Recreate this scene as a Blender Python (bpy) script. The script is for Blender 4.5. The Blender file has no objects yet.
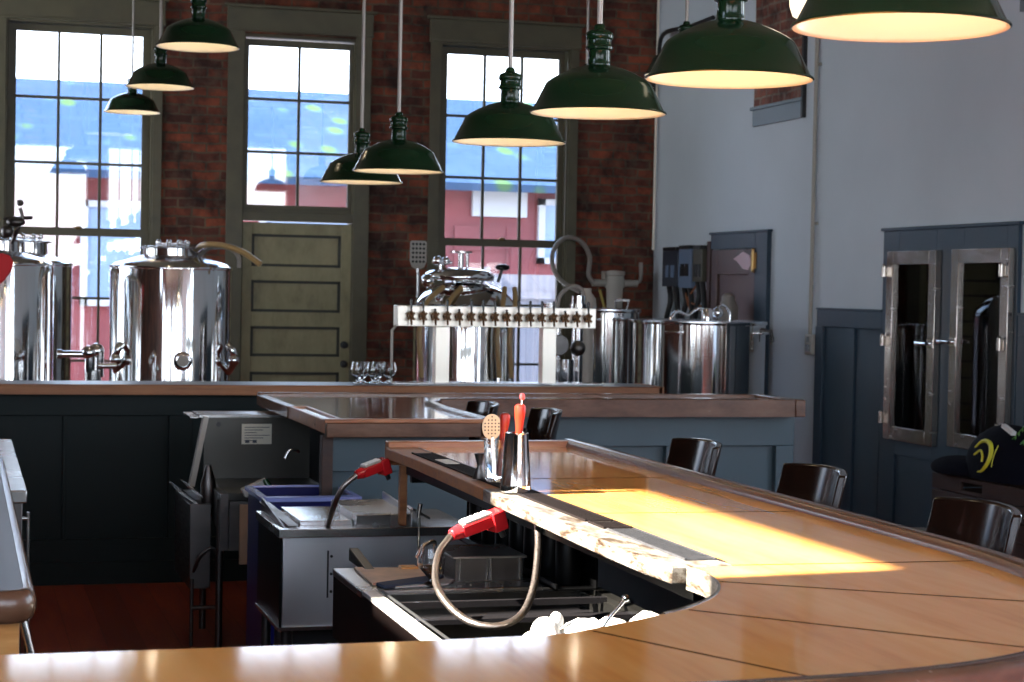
import bpy, bmesh, math, random
from mathutils import Vector, Matrix
random.seed(7)
scn = bpy.context.scene
SKY, SUN, EXPO = 6.5, 55.0, 0.42
COL = scn.collection
PI = math.pi

# ------------------------------------------------------------------ mesh helpers
class MB:
    """collects shapes into one mesh"""
    def __init__(self): self.bm = bmesh.new(); self.mi = 0
    def _mk(self, vs, fs):
        v = [self.bm.verts.new(p) for p in vs]
        for f in fs:
            try:
                ff = self.bm.faces.new([v[i] for i in f]); ff.material_index = self.mi
            except ValueError: pass
        return self
    def box(self, x0, x1, y0, y1, z0, z1):
        return self._mk([(x0,y0,z0),(x1,y0,z0),(x1,y1,z0),(x0,y1,z0),(x0,y0,z1),(x1,y0,z1),(x1,y1,z1),(x0,y1,z1)],
            [(0,3,2,1),(4,5,6,7),(0,1,5,4),(1,2,6,5),(2,3,7,6),(3,0,4,7)])
    def obox(self, c, ax, ay, az, hx, hy, hz):
        c, ax, ay, az = Vector(c), Vector(ax).normalized(), Vector(ay).normalized(), Vector(az).normalized()
        P = lambda i,j,k: c + ax*hx*i + ay*hy*j + az*hz*k
        return self._mk([P(-1,-1,-1),P(1,-1,-1),P(1,1,-1),P(-1,1,-1),P(-1,-1,1),P(1,-1,1),P(1,1,1),P(-1,1,1)],
            [(0,3,2,1),(4,5,6,7),(0,1,5,4),(1,2,6,5),(2,3,7,6),(3,0,4,7)])
    def beam(self, a, b, w, h, up=(0,0,1)):
        a, b = Vector(a), Vector(b); d = (b-a); n = d.normalized(); u = Vector(up)
        s = n.cross(u); s.normalize(); u = s.cross(n)
        return self.obox((a+b)/2, n, s, u, d.length/2, w/2, h/2)
    def lathe(self, prof, n=32, c=(0,0,0), axis='z', close=False):
        c = Vector(c); rings = []
        for r, z in prof:
            ring = []
            for i in range(n):
                a = 2*PI*i/n; p = (r*math.cos(a), r*math.sin(a), z)
                if axis == 'x': p = (p[2], p[0], p[1])
                elif axis == 'y': p = (p[0], p[2], -p[1])
                ring.append(self.bm.verts.new(c+Vector(p)))
            rings.append(ring)
        for k in range(len(rings)-1):
            A, B = rings[k], rings[k+1]
            for i in range(n):
                j = (i+1) % n
                f = self.bm.faces.new((A[i],A[j],B[j],B[i])); f.material_index = self.mi
        if not close:
            for ring, rv in ((rings[0], True), (rings[-1], False)):
                r = ring[::-1] if rv else ring
                f = self.bm.faces.new(r); f.material_index = self.mi
        return self
    def shell(self, prof, n=48, c=(0,0,0)): return self.lathe(prof, n, c, 'z', True)
    def cyl(self, c, r, h, n=24, axis='z', r2=None):
        return self.lathe([(r,0),(r if r2 is None else r2,h)], n, c, axis)
    def rod(self, a, b, r, n=12, r2=None): return self.tube([a,b], r, n, r2=r2)
    def tube(self, pts, r, n=10, r2=None, radii=None):
        pts = [Vector(p) for p in pts]; rings = []; N = len(pts)
        t0 = (pts[1]-pts[0]).normalized()
        u = t0.orthogonal().normalized()
        for k, p in enumerate(pts):
            t = (pts[min(k+1,N-1)]-pts[max(k-1,0)]).normalized()
            u = (u - t*u.dot(t)).normalized(); v = t.cross(u)
            rr = radii[k] if radii else (r if r2 is None else r+(r2-r)*k/(N-1))
            rings.append([self.bm.verts.new(p+u*rr*math.cos(2*PI*i/n)+v*rr*math.sin(2*PI*i/n)) for i in range(n)])
        for k in range(N-1):
            A, B = rings[k], rings[k+1]
            for i in range(n):
                j = (i+1)%n; f = self.bm.faces.new((A[i],A[j],B[j],B[i])); f.material_index = self.mi
        for ring in (rings[0][::-1], rings[-1]):
            f = self.bm.faces.new(ring); f.material_index = self.mi
        return self
    def ball(self, c, r, n=16, s=(1,1,1)):
        c = Vector(c); m = max(6, n//2); rings = []
        top = self.bm.verts.new(c+Vector((0,0,r*s[2]))); bot = self.bm.verts.new(c-Vector((0,0,r*s[2])))
        for k in range(1, m):
            th = PI*k/m
            rings.append([self.bm.verts.new(c+Vector((r*s[0]*math.sin(th)*math.cos(2*PI*i/n), r*s[1]*math.sin(th)*math.sin(2*PI*i/n), r*s[2]*math.cos(th)))) for i in range(n)])
        for i in range(n):
            j = (i+1)%n
            for f in ((top, rings[0][i], rings[0][j]), (bot, rings[-1][j], rings[-1][i])):
                ff = self.bm.faces.new(f); ff.material_index = self.mi
        for k in range(len(rings)-1):
            for i in range(n):
                j = (i+1)%n; ff = self.bm.faces.new((rings[k][i],rings[k+1][i],rings[k+1][j],rings[k][j])); ff.material_index = self.mi
        return self
    def prism(self, poly, z0, z1):
        """polygon in xy extruded in z"""
        n = len(poly)
        b = [self.bm.verts.new((x,y,z0)) for x,y in poly]; t = [self.bm.verts.new((x,y,z1)) for x,y in poly]
        fs = [self.bm.faces.new(b[::-1]), self.bm.faces.new(t)]
        for i in range(n):
            j = (i+1)%n; fs.append(self.bm.faces.new((b[i],b[j],t[j],t[i])))
        for f in fs: f.material_index = self.mi
        return self
    def prism_x(self, poly, x0, x1):
        """polygon in yz extruded in x"""
        n = len(poly)
        b = [self.bm.verts.new((x0,y,z)) for y,z in poly]; t = [self.bm.verts.new((x1,y,z)) for y,z in poly]
        for f in [b[::-1], t]+[(b[i],b[(i+1)%n],t[(i+1)%n],t[i]) for i in range(n)]:
            ff = self.bm.faces.new(f); ff.material_index = self.mi
        return self
    def sweep(self, path, sect, z=0.0):
        """section (offset to the left of travel, z) swept along an xy path"""
        P = [Vector((x,y,0)) for x,y in path]; N = len(P); rings = []
        for k in range(N):
            if k == 0: t = (P[1]-P[0]).normalized(); m = 1
            elif k == N-1: t = (P[-1]-P[-2]).normalized(); m = 1
            else:
                a = (P[k]-P[k-1]).normalized(); b = (P[k+1]-P[k]).normalized(); t = (a+b).normalized(); m = 1/max(.4, t.dot(a))
            nrm = Vector((-t.y, t.x, 0))
            rings.append([self.bm.verts.new(P[k]+nrm*o*m+Vector((0,0,z+h))) for o,h in sect])
        S = len(sect)
        for k in range(N-1):
            for i in range(S):
                j = (i+1)%S; f = self.bm.faces.new((rings[k][i],rings[k][j],rings[k+1][j],rings[k+1][i])); f.material_index = self.mi
        for r in (rings[0][::-1], rings[-1]):
            f = self.bm.faces.new(r); f.material_index = self.mi
        return self
    def build(self, name, mat, parent=None, label=None, bev=0, smooth=True, ang=38):
        bmesh.ops.recalc_face_normals(self.bm, faces=self.bm.faces)
        root = Vector((0,0,0)); q = parent
        while q is not None: root += q.location; q = q.parent
        if root.length: bmesh.ops.translate(self.bm, vec=-root, verts=self.bm.verts)
        me = bpy.data.meshes.new(name); self.bm.to_mesh(me); self.bm.free()
        mats = mat if isinstance(mat, (list,tuple)) else [mat]
        for m in mats: me.materials.append(m)
        if smooth:
            me.polygons.foreach_set('use_smooth', [True]*len(me.polygons)); me.set_sharp_from_angle(angle=math.radians(ang))
        o = bpy.data.objects.new(name, me); COL.objects.link(o)
        if parent is not None: o.parent = parent
        if label: o['label'] = label
        if bev:
            b = o.modifiers.new('Bevel','BEVEL'); b.width = bev; b.segments = 2; b.limit_method = 'ANGLE'; b.angle_limit = math.radians(40)
            b.harden_normals = False
        return o
def thing(name, label, cat, loc=(0,0,0), group=None, rz=0):
    o = bpy.data.objects.new(name, None); COL.objects.link(o); o.empty_display_size = .1
    o.location = loc; o.rotation_euler = (0,0,rz); o['label'] = label; o['category'] = cat
    if group: o['group'] = group
    return o
def tag(o, label, cat, group=None):
    o['label'] = label; o['category'] = cat
    if group: o['group'] = group
    return o
def struct(o, label=None):
    o['kind'] = 'structure'
    if label: o['label'] = label
    return o
def sroot(name, label=None, loc=(0,0,0)):
    o = bpy.data.objects.new(name, None); COL.objects.link(o); o.location = loc; o['kind'] = 'structure'
    if label: o['label'] = label
    return o
def dup(root, loc, label, group=None, rz=None, scale=None):
    r = root.copy(); COL.objects.link(r); r.location = loc; r['label'] = label
    if group: r['group'] = group
    if rz is not None: r.rotation_euler = (0,0,rz)
    if scale: r.scale = scale
    for ch in list(root.children):
        c = ch.copy(); COL.objects.link(c); c.parent = r
        for g in list(ch.children):
            d = g.copy(); COL.objects.link(d); d.parent = c
    return r
def smoothpath(pts, k=6):
    """Catmull-Rom through points"""
    pts = [Vector(p) for p in pts]; out = []
    P = [pts[0]*2-pts[1]]+pts+[pts[-1]*2-pts[-2]]
    for i in range(1, len(P)-2):
        a,b,c,d = P[i-1],P[i],P[i+1],P[i+2]
        for s in range(k):
            t = s/k
            out.append(.5*((2*b)+(c-a)*t+(2*a-5*b+4*c-d)*t*t+(3*b-a-3*c+d)*t**3))
    out.append(pts[-1]); return out

# ------------------------------------------------------------------ materials
def new_mat(name):
    m = bpy.data.materials.new(name); m.use_nodes = True
    return m, m.node_tree, m.node_tree.nodes['Principled BSDF']
def simple(name, col, rough=.5, metal=0, coat=0, spec=.5, var=0, vscale=6, trans=0, ior=1.45, bump=0, emis=None, es=0):
    m, nt, b = new_mat(name); N, L = nt.nodes, nt.links
    b.inputs['Base Color'].default_value = (*col,1); b.inputs['Roughness'].default_value = rough
    b.inputs['Metallic'].default_value = metal; b.inputs['Coat Weight'].default_value = coat
    b.inputs['Coat Roughness'].default_value = .08
    b.inputs['Specular IOR Level'].default_value = spec
    if trans: b.inputs['Transmission Weight'].default_value = trans; b.inputs['IOR'].default_value = ior
    if emis: b.inputs['Emission Color'].default_value = (*emis,1); b.inputs['Emission Strength'].default_value = es
    if var or bump:
        tc = N.new('ShaderNodeTexCoord'); no = N.new('ShaderNodeTexNoise'); no.inputs['Scale'].default_value = vscale; no.inputs['Detail'].default_value = 6
        L.new(tc.outputs['Object'], no.inputs['Vector'])
    if var:
        mx = N.new('ShaderNodeMix'); mx.data_type = 'RGBA'
        mx.inputs['A'].default_value = (*[c*(1-var) for c in col],1); mx.inputs['B'].default_value = (*[min(1,c*(1+var)) for c in col],1)
        rp = N.new('ShaderNodeMapRange'); rp.inputs['From Min'].default_value = .3; rp.inputs['From Max'].default_value = .7
        L.new(no.outputs['Fac'], rp.inputs['Value']); L.new(rp.outputs['Result'], mx.inputs['Factor']); L.new(mx.outputs['Result'], b.inputs['Base Color'])
        rr = N.new('ShaderNodeMapRange'); rr.inputs['To Min'].default_value = rough*.8; rr.inputs['To Max'].default_value = min(1,rough*1.25)
        L.new(no.outputs['Fac'], rr.inputs['Value']); L.new(rr.outputs['Result'], b.inputs['Roughness'])
    if bump:
        bp = N.new('ShaderNodeBump'); bp.inputs['Strength'].default_value = bump; bp.inputs['Distance'].default_value = .01
        L.new(no.outputs['Fac'], bp.inputs['Height']); L.new(bp.outputs['Normal'], b.inputs['Normal'])
    return m
def wood(name, c1, c2, c3, stretch=(1,1,1), scale=7, rough=.25, coat=0, knots=True, spec=.5, plank=None, pax='x'):
    m, nt, b = new_mat(name); N, L = nt.nodes, nt.links
    tc = N.new('ShaderNodeTexCoord'); mp = N.new('ShaderNodeMapping'); mp.inputs['Scale'].default_value = stretch
    L.new(tc.outputs['Object'], mp.inputs['Vector'])
    n1 = N.new('ShaderNodeTexNoise'); n1.inputs['Scale'].default_value = scale; n1.inputs['Detail'].default_value = 4; n1.inputs['Distortion'].default_value = .25
    n2 = N.new('ShaderNodeTexNoise'); n2.inputs['Scale'].default_value = scale*6; n2.inputs['Detail'].default_value = 4
    L.new(mp.outputs['Vector'], n1.inputs['Vector']); L.new(mp.outputs['Vector'], n2.inputs['Vector'])
    ad = N.new('ShaderNodeMath'); ad.operation = 'MULTIPLY_ADD'; ad.inputs[1].default_value = .35; L.new(n2.outputs['Fac'], ad.inputs[0]); L.new(n1.outputs['Fac'], ad.inputs[2])
    cr = N.new('ShaderNodeValToRGB'); e = cr.color_ramp.elements
    e[0].position = .38; e[0].color = (*c1,1); e[1].position = .9; e[1].color = (*c3,1); k = e.new(.62); k.color = (*c2,1)
    L.new(ad.outputs[0], cr.inputs['Fac']); out = cr.outputs['Color']
    if knots:
        vo = N.new('ShaderNodeTexVoronoi'); vo.inputs['Scale'].default_value = 1.1; L.new(mp.outputs['Vector'], vo.inputs['Vector'])
        kr = N.new('ShaderNodeMapRange'); kr.inputs['From Min'].default_value = .02; kr.inputs['From Max'].default_value = .075; kr.inputs['To Min'].default_value = .28; kr.inputs['To Max'].default_value = 0
        L.new(vo.outputs['Distance'], kr.inputs['Value'])
        mx = N.new('ShaderNodeMix'); mx.data_type = 'RGBA'; mx.inputs['B'].default_value = (*[c*.35 for c in c1],1)
        L.new(kr.outputs['Result'], mx.inputs['Factor']); L.new(out, mx.inputs['A']); out = mx.outputs['Result']
    if plank:
        sp = N.new('ShaderNodeSeparateXYZ'); L.new(tc.outputs['Object'], sp.inputs['Vector'])
        dv = N.new('ShaderNodeMath'); dv.operation = 'DIVIDE'; dv.inputs[1].default_value = plank; L.new(sp.outputs[pax.upper()], dv.inputs[0])
        fl = N.new('ShaderNodeMath'); fl.operation = 'FLOOR'; L.new(dv.outputs[0], fl.inputs[0])
        wn = N.new('ShaderNodeTexWhiteNoise'); wn.noise_dimensions = '1D'; L.new(fl.outputs[0], wn.inputs['W'])
        pr_ = N.new('ShaderNodeMapRange'); pr_.inputs['To Min'].default_value = .72; pr_.inputs['To Max'].default_value = 1.15; L.new(wn.outputs['Value'], pr_.inputs['Value'])
        fr = N.new('ShaderNodeMath'); fr.operation = 'FRACT'; L.new(dv.outputs[0], fr.inputs[0])
        gt = N.new('ShaderNodeMath'); gt.operation = 'GREATER_THAN'; gt.inputs[1].default_value = .02; L.new(fr.outputs[0], gt.inputs[0])
        ml = N.new('ShaderNodeMath'); ml.operation = 'MULTIPLY'; L.new(pr_.outputs['Result'], ml.inputs[0])
        g2 = N.new('ShaderNodeMapRange'); g2.inputs['To Min'].default_value = .35; L.new(gt.outputs[0], g2.inputs['Value']); L.new(g2.outputs['Result'], ml.inputs[1])
        hv = N.new('ShaderNodeHueSaturation'); L.new(out, hv.inputs['Color']); L.new(ml.outputs[0], hv.inputs['Value']); out = hv.outputs['Color']
    L.new(out, b.inputs['Base Color'])
    b.inputs['Coat Weight'].default_value = coat; b.inputs['Coat Roughness'].default_value = .1; b.inputs['Specular IOR Level'].default_value = spec
    rr = N.new('ShaderNodeMapRange'); rr.inputs['To Min'].default_value = rough*.75; rr.inputs['To Max'].default_value = rough*1.3
    L.new(n1.outputs['Fac'], rr.inputs['Value']); L.new(rr.outputs['Result'], b.inputs['Roughness'])
    bp = N.new('ShaderNodeBump'); bp.inputs['Strength'].default_value = .04; bp.inputs['Distance'].default_value = .003
    L.new(n2.outputs['Fac'], bp.inputs['Height']); L.new(bp.outputs['Normal'], b.inputs['Normal'])
    return m
def brick_mat(name, c1, c2, mortar, swap=False):
    m, nt, b = new_mat(name); N, L = nt.nodes, nt.links
    tc = N.new('ShaderNodeTexCoord'); sp = N.new('ShaderNodeSeparateXYZ'); cb = N.new('ShaderNodeCombineXYZ')
    L.new(tc.outputs['Object'], sp.inputs['Vector'])
    L.new(sp.outputs['Y' if swap else 'X'], cb.inputs['X']); L.new(sp.outputs['Z'], cb.inputs['Y'])
    nz = N.new('ShaderNodeTexNoise'); nz.inputs['Scale'].default_value = 7; L.new(tc.outputs['Object'], nz.inputs['Vector'])
    vm = N.new('ShaderNodeMix'); vm.data_type='VECTOR'; vm.inputs['Factor'].default_value = .03
    L.new(cb.outputs['Vector'], vm.inputs['A']); L.new(nz.outputs['Color'], vm.inputs['B'])
    br = N.new('ShaderNodeTexBrick'); br.inputs['Scale'].default_value = 1
    br.inputs['Brick Width'].default_value = .215; br.inputs['Row Height'].default_value = .072; br.inputs['Mortar Size'].default_value = .009; br.inputs['Mortar Smooth'].default_value = .3
    br.inputs['Color1'].default_value = (*c1,1); br.inputs['Color2'].default_value = (*c2,1); br.inputs['Mortar'].default_value = (*mortar,1); br.inputs['Bias'].default_value = 0
    L.new(vm.outputs['Result'], br.inputs['Vector'])
    n2 = N.new('ShaderNodeTexNoise'); n2.inputs['Scale'].default_value = 3.2; n2.inputs['Detail'].default_value = 9; n2.inputs['Roughness'].default_value = .65; L.new(tc.outputs['Object'], n2.inputs['Vector'])
    cr = N.new('ShaderNodeValToRGB'); e = cr.color_ramp.elements; e[0].position = .38; e[0].color = (.28,.26,.26,1); e[1].position = .62; e[1].color = (1.6,1.5,1.35,1)
    L.new(n2.outputs['Fac'], cr.inputs['Fac'])
    mx = N.new('ShaderNodeMix'); mx.data_type='RGBA'; mx.blend_type='MULTIPLY'; mx.inputs['Factor'].default_value = 1
    L.new(br.outputs['Color'], mx.inputs['A']); L.new(cr.outputs['Color'], mx.inputs['B']); 
    n3 = N.new('ShaderNodeTexNoise'); n3.inputs['Scale'].default_value = 11; n3.inputs['Detail'].default_value = 6; L.new(tc.outputs['Object'], n3.inputs['Vector'])
    c3 = N.new('ShaderNodeMapRange'); c3.inputs['From Min'].default_value = .50; c3.inputs['From Max'].default_value = .68; c3.inputs['To Max'].default_value = .55; L.new(n3.outputs['Fac'], c3.inputs['Value'])
    mw = N.new('ShaderNodeMix'); mw.data_type='RGBA'; mw.inputs['B'].default_value = (*mortar,1)
    L.new(c3.outputs['Result'], mw.inputs['Factor']); L.new(mx.outputs['Result'], mw.inputs['A']); L.new(mw.outputs['Result'], b.inputs['Base Color'])
    b.inputs['Roughness'].default_value = .85
    bp = N.new('ShaderNodeBump'); bp.inputs['Strength'].default_value = .7; bp.inputs['Distance'].default_value = .012; bp.invert = True
    L.new(br.outputs['Fac'], bp.inputs['Height']); L.new(bp.outputs['Normal'], b.inputs['Normal'])
    return m
def metal(name, col=(.72,.71,.69), rough=.16, brushed=(1,1,1), var=.12, scale=30):
    m, nt, b = new_mat(name); N, L = nt.nodes, nt.links
    b.inputs['Metallic'].default_value = 1; b.inputs['Base Color'].default_value = (*col,1)
    tc = N.new('ShaderNodeTexCoord'); mp = N.new('ShaderNodeMapping'); mp.inputs['Scale'].default_value = brushed; L.new(tc.outputs['Object'], mp.inputs['Vector'])
    no = N.new('ShaderNodeTexNoise'); no.inputs['Scale'].default_value = scale; no.inputs['Detail'].default_value = 5; L.new(mp.outputs['Vector'], no.inputs['Vector'])
    rr = N.new('ShaderNodeMapRange'); rr.inputs['To Min'].default_value = rough*(1-var*2); rr.inputs['To Max'].default_value = rough*(1+var*3)
    L.new(no.outputs['Fac'], rr.inputs['Value']); L.new(rr.outputs['Result'], b.inputs['Roughness'])
    bp = N.new('ShaderNodeBump'); bp.inputs['Strength'].default_value = .012; bp.inputs['Distance'].default_value = .003
    L.new(no.outputs['Fac'], bp.inputs['Height']); L.new(bp.outputs['Normal'], b.inputs['Normal'])
    return m
def glass_pane(name, tint=(1,1,1), refl=.08):
    m = bpy.data.materials.new(name); m.use_nodes = True; nt = m.node_tree; N, L = nt.nodes, nt.links
    N.remove(N['Principled BSDF']); out = N['Material Output']
    t = N.new('ShaderNodeBsdfTransparent'); t.inputs['Color'].default_value = (*tint,1)
    g = N.new('ShaderNodeBsdfGlossy'); g.inputs['Roughness'].default_value = .02
    f = N.new('ShaderNodeFresnel'); f.inputs['IOR'].default_value = 1.5
    a = N.new('ShaderNodeMath'); a.operation = 'MAXIMUM'; a.inputs[1].default_value = refl; L.new(f.outputs['Fac'], a.inputs[0])
    mx = N.new('ShaderNodeMixShader'); L.new(a.outputs[0], mx.inputs['Fac']); L.new(t.outputs[0], mx.inputs[1]); L.new(g.outputs[0], mx.inputs[2]); L.new(mx.outputs[0], out.inputs['Surface'])
    return m

M = {}
M['bar'] = wood('honey_bar_wood', (.56,.19,.040), (.76,.32,.074), (.83,.40,.115), (3.2,.35,1), 2.2, .08, 0, spec=.4)
M['bar_x'] = wood('honey_bar_wood_cross', (.40,.135,.03), (.58,.22,.055), (.68,.30,.085), (.35,3.2,1), 2.2, .13, .1)
M['walnut'] = wood('walnut_edge', (.075,.032,.017), (.11,.050,.027), (.15,.072,.040), (2,.4,6), 3, .24, .1, knots=False)
M['redwood'] = wood('reddish_rim_wood', (.16,.05,.018), (.32,.11,.04), (.45,.19,.08), (.6,5,5), 6, .3, .1, knots=False)
M['joint'] = simple('dark_joint', (.03,.012,.006), .9, spec=0)
M['slate'] = simple('slate_bar_top', (.11,.12,.135), .34, var=.2, vscale=5)
M['floor'] = wood('red_brown_floor', (.19,.027,.015), (.30,.05,.028), (.40,.10,.055), (5,.5,1), 4, .34, .05, knots=False, plank=.16, pax='x')
M['strainer'] = metal('aged_strainer_steel', (.40,.34,.24), .35)
M['brick'] = brick_mat('old_red_brick', (.21,.052,.024), (.060,.019,.013), (.095,.066,.044))
M['brick_left'] = brick_mat('left_red_brick', (.165,.042,.022), (.065,.020,.014), (.095,.066,.044), True)
M['brick_side'] = brick_mat('side_red_brick', (.22,.075,.05), (.12,.045,.035), (.2,.16,.13), True)
M['plaster'] = simple('pale_plaster', (.60,.66,.71), .82, var=.05, vscale=1.3, bump=.05)
M['ceiling'] = simple('ceiling_paint', (.20,.175,.13), .9)
M['plaster_dull'] = simple('dull_plaster', (.17,.15,.13), .9)
M['trim'] = simple('olive_trim', (.088,.077,.042), .5, var=.2, vscale=5)
M['door'] = wood('worn_olive_door', (.18,.16,.085), (.27,.24,.13), (.34,.30,.17), (2,2,1), 3, .55, 0, knots=False)
M['door_dark'] = simple('door_moulding', (.03,.03,.02), .55)
M['teal'] = simple('dark_teal_paint', (.022,.038,.044), .42, var=.12, vscale=4)
M['tealside'] = simple('slate_blue_paint', (.014,.036,.060), .5, var=.15, vscale=4)
M['black'] = simple('black_matte', (.012,.012,.013), .5)
M['blackgloss'] = simple('black_gloss', (.012,.011,.012), .15)
M['rubber'] = simple('black_rubber_mat', (.007,.004,.0035), .7, spec=.15)
M['steel'] = metal('brushed_steel', (.58,.57,.56), .22, (1,1,2), .2, 4)
M['steel_flat'] = metal('satin_steel', (.48,.47,.46), .26, (1.5,1,1), .2, 3)
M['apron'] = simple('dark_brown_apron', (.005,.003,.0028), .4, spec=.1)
M['shade_black'] = simple('shadow_black', (.0015,.0015,.0016), .35, spec=.12)  # shade put into the colour of underbar parts
M['brightsteel'] = metal('bright_satin_steel', (.64,.65,.67), .36, (1,1,1), .15, 4)
M['backsteel'] = metal('dull_backsplash_steel', (.075,.072,.065), .34, (1.5,1,1), .2, 3)
M['steel_dark'] = metal('dull_dark_steel', (.13,.12,.115), .34, (1,1,8), .25, 10)
M['mirror'] = metal('polished_tank_steel', (.80,.80,.79), .07, (1,1,.3), .25, 6)
M['chrome'] = metal('chrome', (.85,.85,.86), .07)
M['brass'] = metal('warm_brass', (.42,.28,.12), .3)
M['green'] = simple('dark_green_enamel', (.006,.024,.009), .16, coat=.1, spec=.3)
M['enamel'] = simple('white_enamel', (.78,.72,.60), .35)
M['bulb'] = simple('bulb_glow', (1,.9,.7), .4, emis=(1,.80,.52), es=9)
M['cord'] = simple('pale_steel_rod', (.33,.30,.27), .4, metal=.6)
M['stool'] = wood('dark_brown_stool', (.006,.003,.002), (.012,.005,.003), (.02,.008,.005), (1,1,.3), 8, .15, .05, knots=False, spec=.28)
M['hose'] = metal('braided_hose', (.34,.29,.26), .3, (1,1,1), .3, 260)
M['redplastic'] = simple('red_soda_gun', (.72,.02,.025), .14, trans=.25, coat=.5)
M['redhandle'] = simple('red_muddler', (.42,.022,.008), .3)
M['pinkball'] = simple('pink_ball', (.85,.12,.12), .3)
M['white'] = simple('white_cloth', (.86,.85,.82), .8, bump=.4, vscale=25)
M['whitep'] = simple('off_white_plastic', (.42,.39,.34), .45)
M['paper'] = simple('label_paper', (.66,.62,.52), .6)
M['cardboard'] = simple('cardboard', (.34,.21,.13), .8, var=.2)
M['beige'] = simple('beige_board', (.55,.38,.26), .55, var=.2, vscale=14)
M['blue'] = simple('royal_blue_bin', (.004,.005,.08), .3, coat=.2)
M['navy'] = simple('navy_fabric', (.0012,.0015,.006), .85, spec=.15, bump=.3, vscale=18)
M['yellow'] = simple('yellow_emblem', (.62,.58,.03), .5)
M['fern'] = simple('fern_green', (.06,.19,.03), .5)
M['cratewood'] = wood('crate_wood', (.018,.007,.005), (.032,.013,.008), (.05,.022,.013), (1,.4,4), 6, .6, 0, knots=False)
M['brownpanel'] = wood('brown_cupboard', (.035,.017,.015), (.06,.03,.026), (.085,.045,.036), (1,3,.6), 5, .4, 0, knots=False)
M['orangepanel'] = wood('orange_panel', (.42,.15,.03), (.58,.24,.06), (.68,.32,.1), (1,1,5), 5, .35, 0, knots=False)
M['red'] = simple('scarlet_cloth', (.80,.012,.02), .6)
M['pink'] = simple('pink_paper', (.60,.42,.46), .6)
M['bluebox'] = simple('blue_grey_box', (.17,.24,.36), .4)
M['darkbox'] = simple('dark_grey_box', (.035,.045,.065), .4)
M['olivebox'] = simple('olive_box', (.06,.055,.035), .5)
M['tanhose'] = simple('amber_hose', (.42,.27,.11), .35, coat=.2)
M['greyhose'] = simple('grey_hose', (.27,.24,.21), .4)
M['glass'] = simple('clear_glass', (1,1,1), .02, trans=1, ior=1.45)
M['amber'] = simple('amber_drink', (.75,.40,.10), .05, trans=.8, ior=1.33)
M['pane'] = glass_pane('window_glass', (.96,.97,.98), .12)
M['fridgepane'] = glass_pane('fridge_glass', (.55,.6,.62), .07)
M['fridgein'] = simple('fridge_inside', (.06,.095,.10), .5)
M['conduit'] = simple('painted_conduit', (.36,.34,.29), .45)
M['frost'] = simple('lit_jar_glass', (.9,.84,.7), .5, emis=(1,.84,.58), es=1.5)
def worn():
    m, nt, b = new_mat('worn_pale_edge'); N, L = nt.nodes, nt.links
    tc = N.new('ShaderNodeTexCoord'); mp = N.new('ShaderNodeMapping'); mp.inputs['Scale'].default_value = (1,.35,1.6); L.new(tc.outputs['Object'], mp.inputs['Vector'])
    n = N.new('ShaderNodeTexNoise'); n.inputs['Scale'].default_value = 24; n.inputs['Detail'].default_value = 8; n.inputs['Roughness'].default_value = .75; L.new(mp.outputs['Vector'], n.inputs['Vector'])
    cr = N.new('ShaderNodeValToRGB'); e = cr.color_ramp.elements; e[0].position = .36; e[0].color = (.018,.009,.005,1); e[1].position = .54; e[1].color = (.17,.155,.13,1)
    k = e.new(.43); k.color = (.05,.033,.02,1)
    L.new(n.outputs['Fac'], cr.inputs['Fac']); L.new(cr.outputs['Color'], b.inputs['Base Color']); b.inputs['Roughness'].default_value = .38
    return m
M['whiteedge'] = worn()
M['paletray'] = simple('pale_tray_metal', (.62,.60,.56), .25, metal=.5)
M['bar2'] = wood('brown_second_bar_wood', (.20,.085,.045), (.32,.15,.09), (.42,.22,.14), (.55,3.2,1), 3, .11, .7)
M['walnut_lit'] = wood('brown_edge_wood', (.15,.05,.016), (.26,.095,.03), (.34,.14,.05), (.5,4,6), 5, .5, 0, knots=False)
M['tealfront'] = simple('blue_green_bar_front', (.040,.068,.082), .45, var=.1, vscale=4)
M['greymat'] = simple('worn_grey_mat', (.03,.03,.033), .5, var=.3, vscale=50)
M['teal_dark'] = simple('near_black_green_paint', (.011,.017,.017), .5, spec=.15, var=.1, vscale=4)
M['enamelsteel'] = metal('pale_lid_steel', (.86,.88,.9), .2, (1,1,1), .1, 8)
M['navycloth'] = simple('navy_striped_cloth', (.03,.04,.07), .8)
M['white_dull'] = simple('dull_white_cloth', (.45,.43,.40), .8, bump=.4, vscale=20)
M['darkgreenglass'] = simple('dark_green_bottle', (.01,.05,.015), .1)
M['bluerim'] = simple('pale_blue_rim', (.22,.26,.55), .25, coat=.3)
M['whitesteel'] = metal('bright_tower_steel', (.76,.70,.60), .32, (1,1,1), .1, 12)
M['tapbrass'] = metal('tap_brass', (.09,.048,.024), .35)
M['domesteel'] = metal('satin_dome_steel', (.80,.82,.86), .22, (1,1,1), .1, 6)
M['yellow_dull'] = simple('dull_yellow_tube', (.42,.30,.06), .4)
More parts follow.
